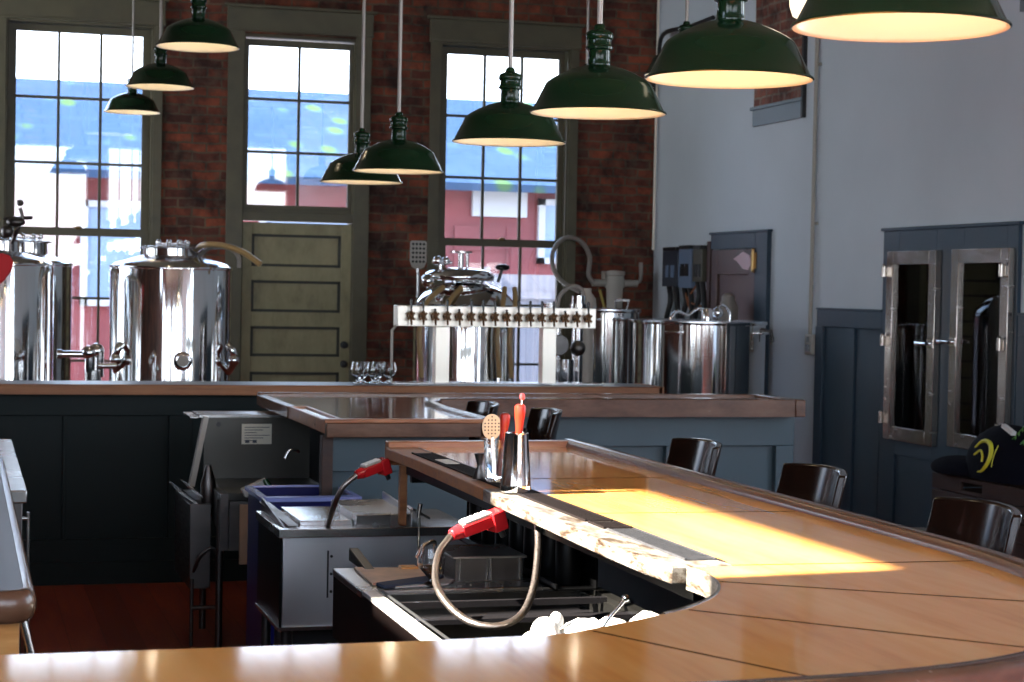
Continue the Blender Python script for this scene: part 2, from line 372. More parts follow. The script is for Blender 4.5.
# exterior
M['ground'] = simple('yard_gravel', (.25,.25,.27), .9)
M['redwall'] = simple('barn_red', (.16,.032,.035), .8, var=.15, vscale=2)
M['exttrim'] = simple('white_sign_board', (.36,.36,.38), .7)
M['fencew'] = wood('weathered_fence', (.10,.10,.13), (.14,.14,.17), (.18,.17,.19), (4,4,.4), 3, .9, 0, knots=False, plank=.14, pax='x')
def roof_mat():
    m, nt, b = new_mat('mossy_shingles'); N, L = nt.nodes, nt.links
    tc = N.new('ShaderNodeTexCoord'); sp = N.new('ShaderNodeSeparateXYZ'); cb = N.new('ShaderNodeCombineXYZ'); L.new(tc.outputs['Object'], sp.inputs['Vector'])
    L.new(sp.outputs['X'], cb.inputs['X']); L.new(sp.outputs['Y'], cb.inputs['Y'])
    br = N.new('ShaderNodeTexBrick'); br.inputs['Scale'].default_value = 1; br.inputs['Brick Width'].default_value = .5; br.inputs['Row Height'].default_value = .26; br.inputs['Mortar Size'].default_value = .012
    br.inputs['Color1'].default_value = (.027,.049,.093,1); br.inputs['Color2'].default_value = (.021,.040,.078,1); br.inputs['Mortar'].default_value = (.017,.034,.065,1); L.new(cb.outputs['Vector'], br.inputs['Vector'])
    vo = N.new('ShaderNodeTexVoronoi'); vo.inputs['Scale'].default_value = 1.9; mp = N.new('ShaderNodeMapping'); mp.inputs['Scale'].default_value = (1,.42,1); L.new(tc.outputs['Object'], mp.inputs['Vector']); L.new(mp.outputs['Vector'], vo.inputs['Vector'])
    mr = N.new('ShaderNodeMapRange'); mr.inputs['From Min'].default_value = .14; mr.inputs['From Max'].default_value = .28; mr.inputs['To Min'].default_value = .85; mr.inputs['To Max'].default_value = 0; L.new(vo.outputs['Distance'], mr.inputs['Value'])
    mx = N.new('ShaderNodeMix'); mx.data_type='RGBA'; mx.inputs['B'].default_value = (.045,.085,.028,1); L.new(mr.outputs['Result'], mx.inputs['Factor']); L.new(br.outputs['Color'], mx.inputs['A']); L.new(mx.outputs['Result'], b.inputs['Base Color'])
    b.inputs['Roughness'].default_value = .9; b.inputs['Specular IOR Level'].default_value = 0
    return m
M['roof'] = roof_mat()

# ------------------------------------------------------------------ room shell
XL, XR, YF, YB, ZC = -2.6, 5.69, -2.6, 15.3, 4.7
struct(MB().box(XL-.3, XR+.3, YF-.3, YB+.3, -.12, 0).build('floor', M['floor']))
struct(MB().box(XL-.3, XR+.3, YF-.3, YB+.3, ZC, ZC+.12).build('ceiling', M['ceiling']))
def wall_open(name, mat, axis, plane0, plane1, a0, a1, z0, z1, opens):
    """wall slab with rectangular openings; axis = direction along the wall"""
    mb = MB(); cuts = sorted(opens); a = a0
    def bx(p,q,r,s):
        if q-p < 1e-6 or s-r < 1e-6: return
        if axis == 'x': mb.box(p,q,plane0,plane1,r,s)
        else: mb.box(plane0,plane1,p,q,r,s)
    for (o0,o1,oz0,oz1) in cuts:
        bx(a,o0,z0,z1); bx(o0,o1,z0,oz0); bx(o0,o1,oz1,z1); a = o1
    bx(a,a1,z0,z1)
    return struct(mb.build(name, mat, smooth=False))
W1 = (.31,1.45,.45,3.64); W2 = (2.15,3.08,0,3.62); W3 = (3.78,4.905,.45,3.64)
wall_open('wall_back', M['brick'], 'x', YB, YB+.3, XL, XR+.25, 0, ZC, [W1,W2,W3])
wall_open('wall_right', M['plaster'], 'y', XR, XR+.25, YF, YB, 0, ZC,
          [(3.2,4.6,1.0,3.3),(5.4,6.8,1.0,3.3),(9.54,10.00,.81,1.82),(10.35,10.81,.81,1.82)])
wall_open('wall_left', M['brick_left'], 'y', XL-.25, XL, YF, YB, 0, ZC, [(-2.2,-.4,1.0,3.9),(.0,1.7,1.0,3.9),(2.98,4.50,3.33,4.32),(12.2,14.9,1.1,3.75)])  # unseen openings added for fill light; the high one shapes the sun patch
wall_open('wall_front', M['brick'], 'x', YF-.25, YF, XL-.25, XR+.25, 0, ZC, [(-2.2,-.3,1.2,3.9),(.75,2.05,1.2,3.9),(2.4,3.5,1.2,3.9),(4.1,5.5,1.2,4.0)])

def sash(mb, x0, x1, z0, z1, y0, y1, cols, rows, st=.052, top=.055, bot=.055, mun=.022):
    mb.box(x0-st-.02, x0, y0, y1, z0-bot, z1+top); mb.box(x1, x1+st+.02, y0, y1, z0-bot, z1+top)
    mb.box(x0, x1, y0, y1, z1, z1+top); mb.box(x0, x1, y0, y1, z0-bot, z0)
    for c in range(1, cols):
        x = x0+(x1-x0)*c/cols; mb.box(x-mun/2, x+mun/2, y0+.006, y1-.006, z0, z1)
    for z in rows: mb.box(x0, x1, y0+.008, y1-.008, z-mun/2, z+mun/2)
    return mb
def casing(mb, x0, x1, z0, zt, ox0, ox1, head=True):
    """flat boards around an opening, header board with cap; ox = outer edges"""
    mb.box(ox0, x0, YB-.02, YB, z0, zt); mb.box(x1, ox1, YB-.02, YB, z0, zt)
    mb.box(ox0-.012, ox1+.012, YB-.036, YB, zt, zt+.175)
    mb.box(ox0-.035, ox1+.035, YB-.06, YB, zt+.175, zt+.20)
    mb.box(ox0-.014, ox1+.014, YB-.042, YB, zt-.012, zt+.008)
def jambs(mb, x0, x1, z0, z1):
    mb.box(x0, x0+.02, YB-.002, YB+.16, z0, z1); mb.box(x1-.02, x1, YB-.002, YB+.16, z0, z1); mb.box(x0, x1, YB-.002, YB+.16, z1-.02, z1)
def window(name, gx0, gx1, W, ox0, ox1, label):
    r = sroot(name, label, (W[0],YB,0))
    mb = MB(); casing(mb, W[0]+.005, W[1]-.005, W[2]-.1, 3.65, ox0, ox1); jambs(mb, W[0], W[1], W[2], 3.64)
    mb.box(W[0]-.12, W[1]+.12, YB-.09, YB+.2, W[2]-.04, W[2]); mb.build('casing', M['trim'], r, bev=.003)
    up = sash(MB(), gx0, gx1, 2.03, 3.562, YB+.10, YB+.14, 3, [3.05,2.538], bot=.025).build('upper_sash', M['trim'], r)
    lo = sash(MB(), gx0, gx1, .52, 1.965, YB+.05, YB+.09, 3, [1.476,.98], top=.055, mun=.02).build('lower_sash', M['trim'], r)
    mb = MB(); mb.ball(((gx0+gx1)/2, YB+.055, 2.03), .018, 10, (1.6,1,.8)); mb.build('sash_lock', M['brass'], lo)
    MB().box(gx0, gx1, YB+.118, YB+.122, 2.03, 3.562).build('pane', M['pane'], up)
    MB().box(gx0, gx1, YB+.068, YB+.072, .52, 1.965).build('pane', M['pane'], lo)
window('window_1', .394, 1.368, W1, .20, 1.515, 'tall double-hung window of eighteen panes above the steel tanks, left of the panelled door')
window('window_3', 3.866, 4.842, W3, 3.695, 4.98, 'tall double-hung window of eighteen panes behind the row of beer taps')
# transom window over door
r = sroot('window_2', 'six-pane fixed window directly above the panelled door', (2.15,YB,0))
sash(MB(), 2.205, 3.027, 2.255, 3.535, YB+.04, YB+.08, 2, [3.108,2.682], top=.05, bot=.03).build('upper_sash', M['trim'], r)
MB().box(2.205, 3.027, YB+.058, YB+.062, 2.255, 3.535).build('pane', M['pane'], r)
mb = MB(); casing(mb, W2[0]+.012, W2[1]-.012, 0, 3.65, 2.03, 3.195); jambs(mb, W2[0], W2[1], 0, 3.62)
mb.box(2.15, 3.08, YB-.01, YB+.14, 2.125, 2.195); mb.box(2.17,3.06,YB+.03,YB+.09,2.19,2.225)
struct(mb.build('trim_1', M['trim'], bev=.003), 'olive casing boards around the panelled door and the window over it')
# panelled door
d = sroot('door_1', 'olive five-panel wooden door with dark knob in the brick wall', (2.17,YB,0))
mb = MB(); X0,X1,PX0,PX1 = 2.173,3.061,2.246,2.978
pz = [(.26,.52),(.645,.903),(1.030,1.274),(1.390,1.645),(1.758,2.019)]
mb.box(X0,PX0,YB+.02,YB+.065,.01,2.112); mb.box(PX1,X1,YB+.02,YB+.065,.01,2.112)
zz = [.01]+[v for p in pz for v in p]+[2.112]
for i in range(0,len(zz),2): mb.box(PX0,PX1,YB+.02,YB+.065,zz[i],zz[i+1])
mb.build('door_leaf', M['door'], d, bev=.003)
for a,b in pz:
    p = MB().box(PX0,PX1,YB+.045,YB+.06,a,b).build('door_panel', M['door'], d)
    mm = MB(); t = .022
    mm.box(PX0,PX0+t,YB+.028,YB+.05,a,b); mm.box(PX1-t,PX1,YB+.028,YB+.05,a,b); mm.box(PX0,PX1,YB+.028,YB+.05,a,a+t); mm.box(PX0,PX1,YB+.028,YB+.05,b-t,b)
    mm.build('panel_moulding', M['door_dark'], p)
for z, rr in ((1.129,.026),(.973,.026)):
    mb = MB(); mb.lathe([(.03,0),(.03,-.008),(.012,-.012),(.012,-.035),(rr,-.045),(rr,-.06),(.012,-.07)], 20, (3.013,YB+.02,z), 'y'); mb.build('door_knob', M['black'], d)

# right wall trim: wainscot, glazed cupboard surround, dark cupboard
def wains(name, y0, y1, zt, xs, label):
    mb = MB(); x = XR
    mb.box(x-.006,x,y0,y1,0,zt); mb.box(x-.022,x,y0,y1,zt-.115,zt); mb.box(x-.022,x,y0,y1,0,.16); mb.box(x-.030,x,y0,y1,zt,zt+.014)
    for a,b in xs: mb.box(x-.022,x,a,b,.16,zt-.115)
    struct(mb.build(name, M['tealside'], bev=.003), label)
wains('trim_2', 11.035, 12.00, 1.515, [(11.035,11.06),(11.42,11.52),(11.90,12.02)], 'slate blue board wainscot between the wall socket and the glazed cupboard doors')
wains('trim_3', 7.2, 9.405, 1.525, [(9.32,9.405),(8.80,8.90),(8.2,8.3),(7.7,7.8),(7.2,7.3)], 'slate blue board wainscot behind the plant and crate')
# surround
mb = MB(); x0, x1 = XR-.025, XR
mb.box(x0,x1,9.412,9.53,0,2.03); mb.box(x0,x1,10.01,10.34,0,2.03); mb.box(x0,x1,10.82,11.03,0,2.03)
mb.box(x0,x1,9.53,10.01,1.83,2.03); mb.box(x0,x1,10.34,10.82,1.83,2.03)
mb.box(x0,x1,9.53,10.01,.62,.80); mb.box(x0,x1,10.34,10.82,.62,.80)
mb.box(x0+.015,x1,9.53,10.01,.12,.62); mb.box(x0+.015,x1,10.34,10.82,.12,.62); mb.box(x0,x1,9.53,10.01,0,.12); mb.box(x0,x1,10.34,10.82,0,.12)
mb.box(x0-.012,x1,9.39,11.05,2.03,2.05)
struct(mb.build('trim_4', M['tealside'], bev=.003), 'slate blue surround of the two glazed steel cupboard doors')
def glass_door(name, y0, y1, z0, z1, hinge_y, handle_y, label):
    t = thing(name, label, 'cupboard door', (XR-.025,(y0+y1)/2,z0), 'steel framed glass cupboard doors')
    xa, xb = XR-.068, XR-.026; w = .085
    mb = MB(); mb.box(xa,xb,y0,y0+w,z0,z1); mb.box(xa,xb,y1-w,y1,z0,z1); mb.box(xa,xb,y0+w,y1-w,z1-w,z1); mb.box(xa,xb,y0+w,y1-w,z0,z0+w)
    mb.build('door_frame', M['steelframe'], t, bev=.003)
    MB().box(xa+.02,xa+.026,y0+w,y1-w,z0+w,z1-w).build('pane', M['fridgepane'], t)
    for z in (z1-.13, z0+.62, z0+.13):
        mb = MB(); mb.cyl((xa-.022,hinge_y,z-.032),.016,.064,14); mb.box(xa-.012,xa,hinge_y-.035,hinge_y+.035,z-.028,z+.028); mb.ball((xa-.022,hinge_y,z+.035),.014,10)
        mb.build('hinge', M['steelframe'], t)
    s = 1 if handle_y > (y0+y1)/2 else -1
    mb = MB(); z = z0+.62
    mb.box(xa-.01,xa,handle_y-.03,handle_y+.03,z-.025,z+.025); mb.rod((xa,handle_y,z),(xa-.045,handle_y,z),.010); mb.rod((xa-.045,handle_y-.03,z),(xa-.045,handle_y+.09,z),.010,12,.016)
    mb.build('latch_handle', M['chrome'], t)
M['steelframe'] = metal('dull_door_steel', (.46,.42,.38), .2, (1,1,6), .25, 8)
glass_door('glazed_cupboard_door', 10.27, 10.90, .715, 1.900, 10.89, 10.31, 'tall steel-framed glass cupboard door next to the wall socket conduit')
glass_door('glazed_cupboard_door', 9.44, 10.085, .735, 1.902, 9.48, 10.04, 'tall steel-framed glass cupboard door above the black cap and crate')
# cold cabinet behind the doors, without a lamp
for y0,y1,lab in ((9.54,10.00,'dark cupboard interior behind the glass door above the crate'),(10.35,10.81,'dark cupboard interior with bottles behind the glass door by the socket')):
    mb = MB(); xa, xb = XR+.25, XR+.6
    mb.box(XR,xb,y0-.02,y0,.78,1.85); mb.box(XR,xb,y1,y1+.02,.78,1.85); mb.box(xb,xb+.02,y0-.02,y1+.02,.78,1.85); mb.box(XR,xb,y0,y1,1.83,1.85); mb.box(XR,xb,y0,y1,.78,.80)
    o = sroot('wall_recess', lab, (XR,(y0+y1)/2,.8)); mb.build('recess_shell', M['fridgein'], o)
    MB().box(XR+.02,xb,y0,y1,1.50,1.512).build('recess_shelf', M['bluebox'], o)
    MB().box(XR+.02,xb,y0,y1,1.14,1.15).build('recess_shelf', M['fridgein'], o)
for k,(y,h) in enumerate(((10.45,.20),(10.52,.17),(10.60,.21),(10.68,.18),(10.75,.15))):
    t = thing('cupboard_bottle', 'pale bottle on the upper shelf behind the cupboard glass', 'bottle', (XR+.12,y,1.512), 'bottles behind the cupboard glass')
    MB().lathe([(.03,0),(.032,.01),(.032,h*.6),(.013,h*.78),(.013,h)],16,(XR+.12,y,1.512)).build('bottle_body', M['bluebox'] if k%2 else M['whitep'], t)
    MB().cyl((XR+.12,y,1.512+h),.015,.02,12).build('bottle_cap', M['bluebox'], t)

# brown cupboard further along the wall
t = sroot('trim_5', 'slate blue frame around the brown cupboard by the brick corner', (XR,13.45,0)); mb = MB()
mb.box(XR-.035,XR,12.84,13.06,0,2.07); mb.box(XR-.035,XR,13.06,13.93,1.955,2.07); mb.box(XR-.045,XR,12.82,13.95,2.07,2.088); mb.build('cupboard_surround', M['tealside'], t, bev=.003)
c = thing('brown_cupboard_door', 'dark brown panelled cupboard door with a brass hinge and pink paper tag', 'cupboard door', (XR-.03,13.5,.6))
mb = MB(); mb.box(XR-.03,XR-.002,13.07,13.20,.3,1.95); mb.box(XR-.03,XR-.002,13.80,13.92,.3,1.95); mb.box(XR-.03,XR-.002,13.20,13.80,1.76,1.95); mb.box(XR-.03,XR-.002,13.20,13.80,.3,.45)
mb.box(XR-.012,XR-.002,13.20,13.80,.45,1.76); mb.build('door_body', M['brownpanel'], c, bev=.004)
mb = MB(); mb.box(XR-.042,XR-.030,13.03,13.12,1.80,1.92); mb.cyl((XR-.048,13.065,1.79),.012,.14,12); mb.ball((XR-.048,13.065,1.94),.015,8); mb.ball((XR-.048,13.065,1.785),.015,8); mb.build('hinge', M['brass'], c)
mb = MB(); pl = [(13.16,1.90),(13.12,1.84),(13.18,1.79),(13.28,1.80),(13.40,1.86),(13.47,1.875),(13.38,1.90),(13.28,1.93)]
mb.prism_x(pl, XR-.037, XR-.031); mb.build('paper_tag', M['pink'], c)
# infilled upper windows on the right wall
def infill(name, y0, y1, zb, label):
    r = sroot(name, label, (XR,(y0+y1)/2,zb))
    MB().box(XR-.015,XR,y0,y1,zb+.135,ZC).build('brick_panel', M['brick_side'], r)
    mb = MB(); mb.box(XR-.025,XR,y0,y1,zb,zb+.12); mb.box(XR-.04,XR,y0-.02,y1+.02,zb+.12,zb+.145); mb.build('apron_board', M['greyblue'], r, bev=.003)
    MB().box(XR-.03,XR,y0-.03,y0,zb,ZC).build('edge_board', M['black'], r)
M['greyblue'] = simple('grey_blue_board', (.15,.19,.22), .5)
infill('window_4', 12.33, 13.19, 2.86, 'bricked-up high opening with a grey apron board on the pale wall')
infill('window_5', 8.3, 9.47, 3.22, 'bricked-up high opening above the glazed cupboard doors')
# wall conduit with socket
t = thing('wall_conduit', 'thin vertical conduit ending in a small socket box left of the wainscot', 'conduit', (XR-.02,12.14,1.2))
mb = MB(); mb.rod((XR-.022,12.10,1.33),(XR-.022,12.10,ZC),.014,12); 
for z in (2.1,3.2,4.1): mb.box(XR-.012,XR,12.06,12.14,z,z+.02)
mb.build('pipe', M['conduit'], t)
mb = MB(); mb.box(XR-.04,XR,12.03,12.15,1.20,1.34); mb.build('socket_box', M['whitep'], t, bev=.006)
mb = MB(); mb.box(XR-.046,XR-.04,12.055,12.125,1.22,1.27); mb.box(XR-.046,XR-.04,12.07,12.11,1.285,1.325); mb.build('socket_cover', M['steel'], t)
tag(MB().rod((XR-.03,15.235,1.97),(XR-.03,15.235,ZC),.011,10).build('corner_conduit', M['enamel']), 'thin white conduit running down the corner where brick meets pale wall', 'conduit')
mb = MB(); mb.tube(smoothpath([(5.62,15.25,3.3),(5.62,15.1,3.55),(5.6,14.95,3.76),(5.6,14.34,3.75),(5.62,13.9,3.765)],5),.018,10)
tag(mb.build('black_pipe', M['black']), 'bent black pipe high on the pale wall near the brick corner', 'pipe')

# ------------------------------------------------------------------ exterior
mb = MB(); mb.box(-7.4,-2.86,9.0,15.6,3.85,3.95)
for y in (9.2,12.2,15.4): mb.box(-7.3,-7.15,y,y+.15,-.1,3.85)
struct(mb.build('unseen_sun_shade', M['exttrim']))  # added unseen roof, keeps direct sun out of the far left opening
struct(MB().box(-40,60,YB+.4,60,-.3,-.05).build('ground', M['ground']))
struct(MB().box(-40,60,-40,YF-.4,-.3,-.05).build('ground', M['ground']))
g = thing('red_barn', 'red wooden building with a mossy slate roof seen through the windows', 'building', (5,24,0))
bw = MB().box(-14,20,24,31.8,-.1,3.0).build('wall', M['redwall'], g)
mb = MB(); mb.prism_x([(23.6,2.86),(23.6,2.96),(28.5,4.52),(33.4,2.96),(33.4,2.86),(28.5,4.42)], -14.5, 20.5); mb.build('roof', M['roof'], g)
MB().box(6.38,7.12,23.93,24,2.55,2.9).build('sign_board', M['exttrim'], g)
mb = MB(); mb.box(6.15,7.05,23.96,24,1.0,2.42); mb.box(6.17,6.9,23.94,23.96,2.1,2.12); mb.box(6.85,6.88,23.94,23.96,1.0,2.42); mb.build('barn_door', M['redwall'], g)
for x0,x1,z0,z1 in ((7.28,7.9,1.95,2.8),(1.4,2.3,1.3,2.6),(3.6,5.3,.9,2.5),(-1.5,-.4,1.3,2.6)):
    f = MB(); f.box(x0,x1,23.92,24,z0,z0+.08); f.box(x0,x1,23.92,24,z1-.08,z1); f.box(x0,x0+.09,23.92,24,z0,z1); f.box(x1-.09,x1,23.92,24,z0,z1)
    fr = f.build('barn_window', M['exttrim'], g); MB().box(x0+.09,x1-.09,23.96,23.99,z0+.08,z1-.08).build('barn_pane', M['bluebox'], fr)
t = thing('yard_fence', 'grey weathered board fence in front of the red building', 'fence', (5,21,0))
MB().box(3.9,9.5,21.0,21.05,-.1,1.78).build('fence_boards', M['fencew'], t)
mb = MB(); 
for x in (3.95,5.7,7.5,9.4): mb.box(x,x+.1,20.92,21.0,-.1,1.86)
mb.box(3.9,9.5,20.96,21.0,1.5,1.58); mb.build('fence_posts', M['fencew'], t)
# ------------------------------------------------------------------ bars
BZ = 1.07
def grp(n): return [Vector(p) for p in n]
# main bar: inner boundary and outer boundary (xy)
outer = [(2.09,6.36),(2.09,5.6),(2.09,4.9),(2.095,4.3),(2.095,3.8),(2.085,3.45),(2.03,3.10),(1.93,2.85),(1.78,2.64),(1.60,2.49),(1.38,2.39),(1.1,2.345),(.6,2.335),(-2.0,2.335)]
outs = [(p.x,p.y) for p in smoothpath([(x,y,0) for x,y in outer],5)]
inner = [(.3,2.857),(.657,2.857),(.82,2.866),(.924,2.876),(1.008,2.923),(1.102,2.985),(1.206,3.065),(1.273,3.135),(1.318,3.195),(1.36,3.275),(1.388,3.36),(1.404,3.45),(1.400,3.53)]
inns = [(p.x,p.y) for p in smoothpath([(x,y,0) for x,y in inner],4)]
t = thing('main_bar', 'long honey-coloured wooden bar curving round the sink well, lit by a sun streak', 'bar counter', (1.75,4,0))
def inset(path, d):
    P = [Vector((x,y,0)) for x,y in path]; out = []
    for k,p in enumerate(P):
        tt = (P[min(k+1,len(P)-1)]-P[max(k-1,0)]).normalized(); n = Vector((tt.y,-tt.x,0)); q = p+n*d; out.append((q.x,q.y))
    return out
rimin = inset(outs, .055)      # to the inner side (travel is toward camera, inner = right of travel... checked below)
# top slab: arm + curve + near run
poly = [(-2.0,2.857)] + inns + [(1.500,3.53),(1.500,6.30)] + rimin
mb = MB(); mb.prism(poly, BZ-.045, BZ); mb.mi = 1
for a,b in (((1.505,5.253),(2.035,5.25)),((1.505,4.42),(2.035,4.402)),((1.41,3.545),(2.035,3.525)),((1.392,3.345),(1.99,2.955)),((1.215,3.055),(1.66,2.59)),((.985,2.89),(1.22,2.40))):
    mb.beam((*a,BZ),(*b,BZ),.005,.0012)
mb.build('bar_top', [M['bar'],M['joint']], t, smooth=False)
# rim: raised moulding
sect = [(0,-.05),(0,.012),(-.006,.02),(-.016,.024),(-.040,.024),(-.050,.018),(-.056,.004),(-.056,-.05)]
mb = MB(); mb.sweep(outs, sect, BZ); mb.build('outer_rim', M['walnut'], t, ang=50)
mb = MB(); mb.box(1.40,2.09,6.305,6.36,BZ-.06,BZ+.02); mb.build('end_rim', M['redwood'], t, bev=.004)
# service rail + mat tray
mb = MB(); mb.prism([(1.400,6.36),(1.385,6.22),(1.392,5.92),(1.385,5.4),(1.377,5.03),(1.377,5.0),(1.50,5.0),(1.50,6.305),(1.46,6.36)], BZ-.034, BZ+.001); mb.build('service_rail', M['walnut_lit'] if 'walnut_lit' in M else M['redwood'], t, bev=.003)
mb = MB(); mb.prism([(1.377,5.0),(1.372,4.74),(1.368,4.48),(1.357,3.94),(1.357,3.70),(1.366,3.535),(1.50,3.535),(1.50,5.0)], BZ-.034, BZ+.001); mb.build('worn_service_rail', M['whiteedge'], t, 'worn pale metal rail', bev=.003)
mb = MB(); mb.box(1.496,1.503,3.58,6.28,BZ-.002,BZ+.0025); mb.build('steel_lip', M['steel_dark'], t)
# inner edge band of the curve
band = inset(inns, 0)
mb = MB(); mb.sweep(inns[22:], [(-.004,-.045),(-.004,.002),(.001,.003),(.003,.001),(.003,-.045)], BZ); mb.build('inner_edge_band', M['whiteedge'], t, ang=50)
mb = MB(); mb.prism([(-2,2.42),(1.2,2.45),(1.75,2.85),(1.95,3.4),(1.98,6.28),(1.86,6.28),(1.84,3.5),(1.6,2.95),(1.1,2.62),(-2,2.60)], .12, BZ-.045); mb.build('bar_body', M['teal'], t)
mb = MB(); mb.prism([(-2,2.605),(1.1,2.625),(1.59,2.96),(1.80,3.5),(1.80,6.2),(1.835,6.2),(1.835,3.5),(1.6,2.93),(1.1,2.62),(-2,2.60)], .02, BZ-.046); mb.build('shade_lining', M['shade_black'], t)  # added dark sheet, paints the shade on the inner bar face
mb = MB(); mb.prism([(-2,2.47),(1.2,2.5),(1.7,2.9),(1.9,3.4),(1.93,6.24),(1.88,6.24),(1.86,3.5),(1.6,3.0),(1.1,2.62),(-2,2.58)], 0, .12); mb.build('kick_plinth', M['black'], t)
mb = MB(); mb.box(1.448,1.474,6.325,6.355,.80,BZ-.04); mb.build('corner_post', M['walnut_lit'], t, bev=.004)
mb = MB(); mb.box(1.46,1.86,6.20,6.23,BZ-.11,BZ-.045); mb.box(1.44,1.50,3.6,6.2,BZ-.08,BZ-.046); mb.build('under_rail', M['shade_black'], t)
# rubber mats
def mat_strip(y0,y1,label,mt):
    mb = MB(); mb.box(1.424,1.494,y0,y1,BZ+.001,BZ+.0035); n = int((y1-y0)/.018)
    for i in range(n):
        y = y0+.009+i*.018
        mb.box(1.430,1.488,y-.004,y+.004,BZ+.0035,BZ+.005)
    mb.box(1.424,1.428,y0,y1,BZ+.0035,BZ+.006); mb.box(1.490,1.494,y0,y1,BZ+.0035,BZ+.006)
    tag(mb.build('bar_mat', mt), label, 'bar mat', 'rubber mats on the service rail')
mat_strip(5.25,6.06,'dark brown rubber bar mat at the square end of the main bar', M['rubber'])
mat_strip(4.255,5.24,'dark brown rubber bar mat holding the steel shaker', M['rubber'])
mat_strip(4.12,4.235,'short black rubber mat piece on the worn service rail', M['rubber'])
mat_strip(3.61,4.10,'grey worn bar mat closest to the curved end of the rail', M['greymat'])
mb = MB(); mb.obox((1.458,5.72,BZ+.007),(0,1,0),(1,0,0),(0,0,1),.07,.022,.001); tag(mb.build('beer_coaster', M['paper']), 'white slip of paper lying on the rubber bar mat', 'paper slip')

# second bar (U arm and long run)
t = thing('second_bar', 'L-shaped wooden bar with brown fascia in front of the back counter, teal panelled below', 'bar counter', (2.2,8.5,0))
poly = [(1.425,7.56),(2.05,7.56),(2.05,8.84),(4.06,8.84),(4.06,9.30),(1.425,9.30)]
MB().prism([(1.50,7.53),(2.05,7.53),(2.06,8.3),(2.12,8.80),(2.2,8.85),(4.05,8.85),(4.05,9.31),(1.45,9.31),(1.45,8.42),(1.50,8.42)], BZ-.045, BZ).build('bar_top', M['bar2'], t, smooth=False)
mb = MB(); mb.box(1.41,2.10,7.49,7.53,BZ-.062,BZ-.004); mb.build('end_fascia', M['walnut'], t, bev=.003)
mb = MB(); mb.box(1.40,2.10,7.485,7.535,BZ-.004,BZ+.012); mb.build('end_rim', M['redwood'], t, bev=.003)
mb = MB(); rim = [(2.10,7.49),(2.10,8.2),(2.13,8.6),(2.20,8.76),(2.34,8.80),(2.8,8.80),(4.10,8.80),(4.11,8.81),(4.11,9.36),(1.41,9.36)]
mb.sweep(rim[:7], [(0,-.072),(0,.012),(.012,.018),(.04,.018),(.05,.006),(.05,-.072)], BZ); mb.build('front_rim', M['walnut'], t, ang=50)
mb = MB(); mb.box(4.05,4.105,8.79,9.36,BZ-.072,BZ+.014); mb.box(1.41,4.05,9.31,9.36,BZ-.05,BZ+.012); mb.build('back_rim', M['walnut'], t, bev=.005)
mb = MB(); mb.box(1.41,1.425,7.53,8.42,BZ-.05,BZ+.004); mb.box(1.485,1.50,7.53,8.42,BZ-.05,BZ+.004); mb.box(1.41,1.50,8.405,8.425,BZ-.05,BZ+.004); mb.build('tray_border', M['redwood'], t, bev=.002)
MB().box(1.425,1.485,7.535,8.405,BZ-.012,BZ-.006).build('steel_tray', M['paletray'], t)
MB().box(1.405,1.45,8.42,9.33,BZ-.05,BZ+.002).build('side_edge', M['walnut'], t, bev=.003)
mb = MB(); mb.box(1.45,2.03,7.62,7.72,.0,BZ-.045); mb.box(1.66,2.03,7.72,9.2,.0,BZ-.045); mb.box(2.03,4.12,9.0,9.25,0,BZ-.05)
mb.box(2.03,4.12,8.955,9.0,.84,BZ-.05); mb.box(2.03,4.12,8.955,9.0,0,.16)
for x in (2.08,2.82,3.42,4.02): mb.box(x,x+.10,8.955,9.0,.16,.84)
mb.box(1.45,2.03,7.60,7.62,.86,BZ-.05); mb.build('bar_body', M['tealfront'], t, bev=.003)
mb = MB(); mb.box(1.41,1.455,7.58,7.64,0,BZ-.06); mb.build('corner_post', M['cratewood'], t, bev=.003)
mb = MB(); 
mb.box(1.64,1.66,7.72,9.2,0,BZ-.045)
mb.build('shade_panel', M['shade_black'], t)  # inner face covered in black to paint the shade under this arm

# back counter
t = thing('back_counter', 'long dark green panelled counter with brown wooden edge under the beer taps', 'counter', (1.5,10.4,0))
mb = MB(); mb.box(-2.5,3.86,10.215,10.62,BZ-.048,BZ-.001); mb.build('counter_top', M['slate'], t)
mb = MB(); mb.sweep([(3.86,10.19),(-2.5,10.19)], [(0,-.052),(0,-.004),(-.008,.001),(-.028,.001),(-.028,-.052)], BZ); mb.box(3.84,3.87,10.19,10.62,BZ-.052,BZ+.001); mb.build('wooden_edge', M['walnut_lit'], t)
mb = MB(); mb.box(-2.5,3.82,10.33,10.60,0,BZ-.05); mb.box(-2.5,3.82,10.30,10.33,.90,BZ-.05); mb.box(-2.5,3.82,10.30,10.33,.0,.24); mb.box(-2.5,3.82,10.285,10.30,.0,.12)
for k in range(12):
    x = -.62+k*.555-.52
    if x < 3.75: mb.box(x,x+.018,10.31,10.33,.24,.90)
mb.box(1.08,1.20,10.30,10.33,.24,.90); mb.build('panelled_front', M['teal_dark'], t, bev=.003)

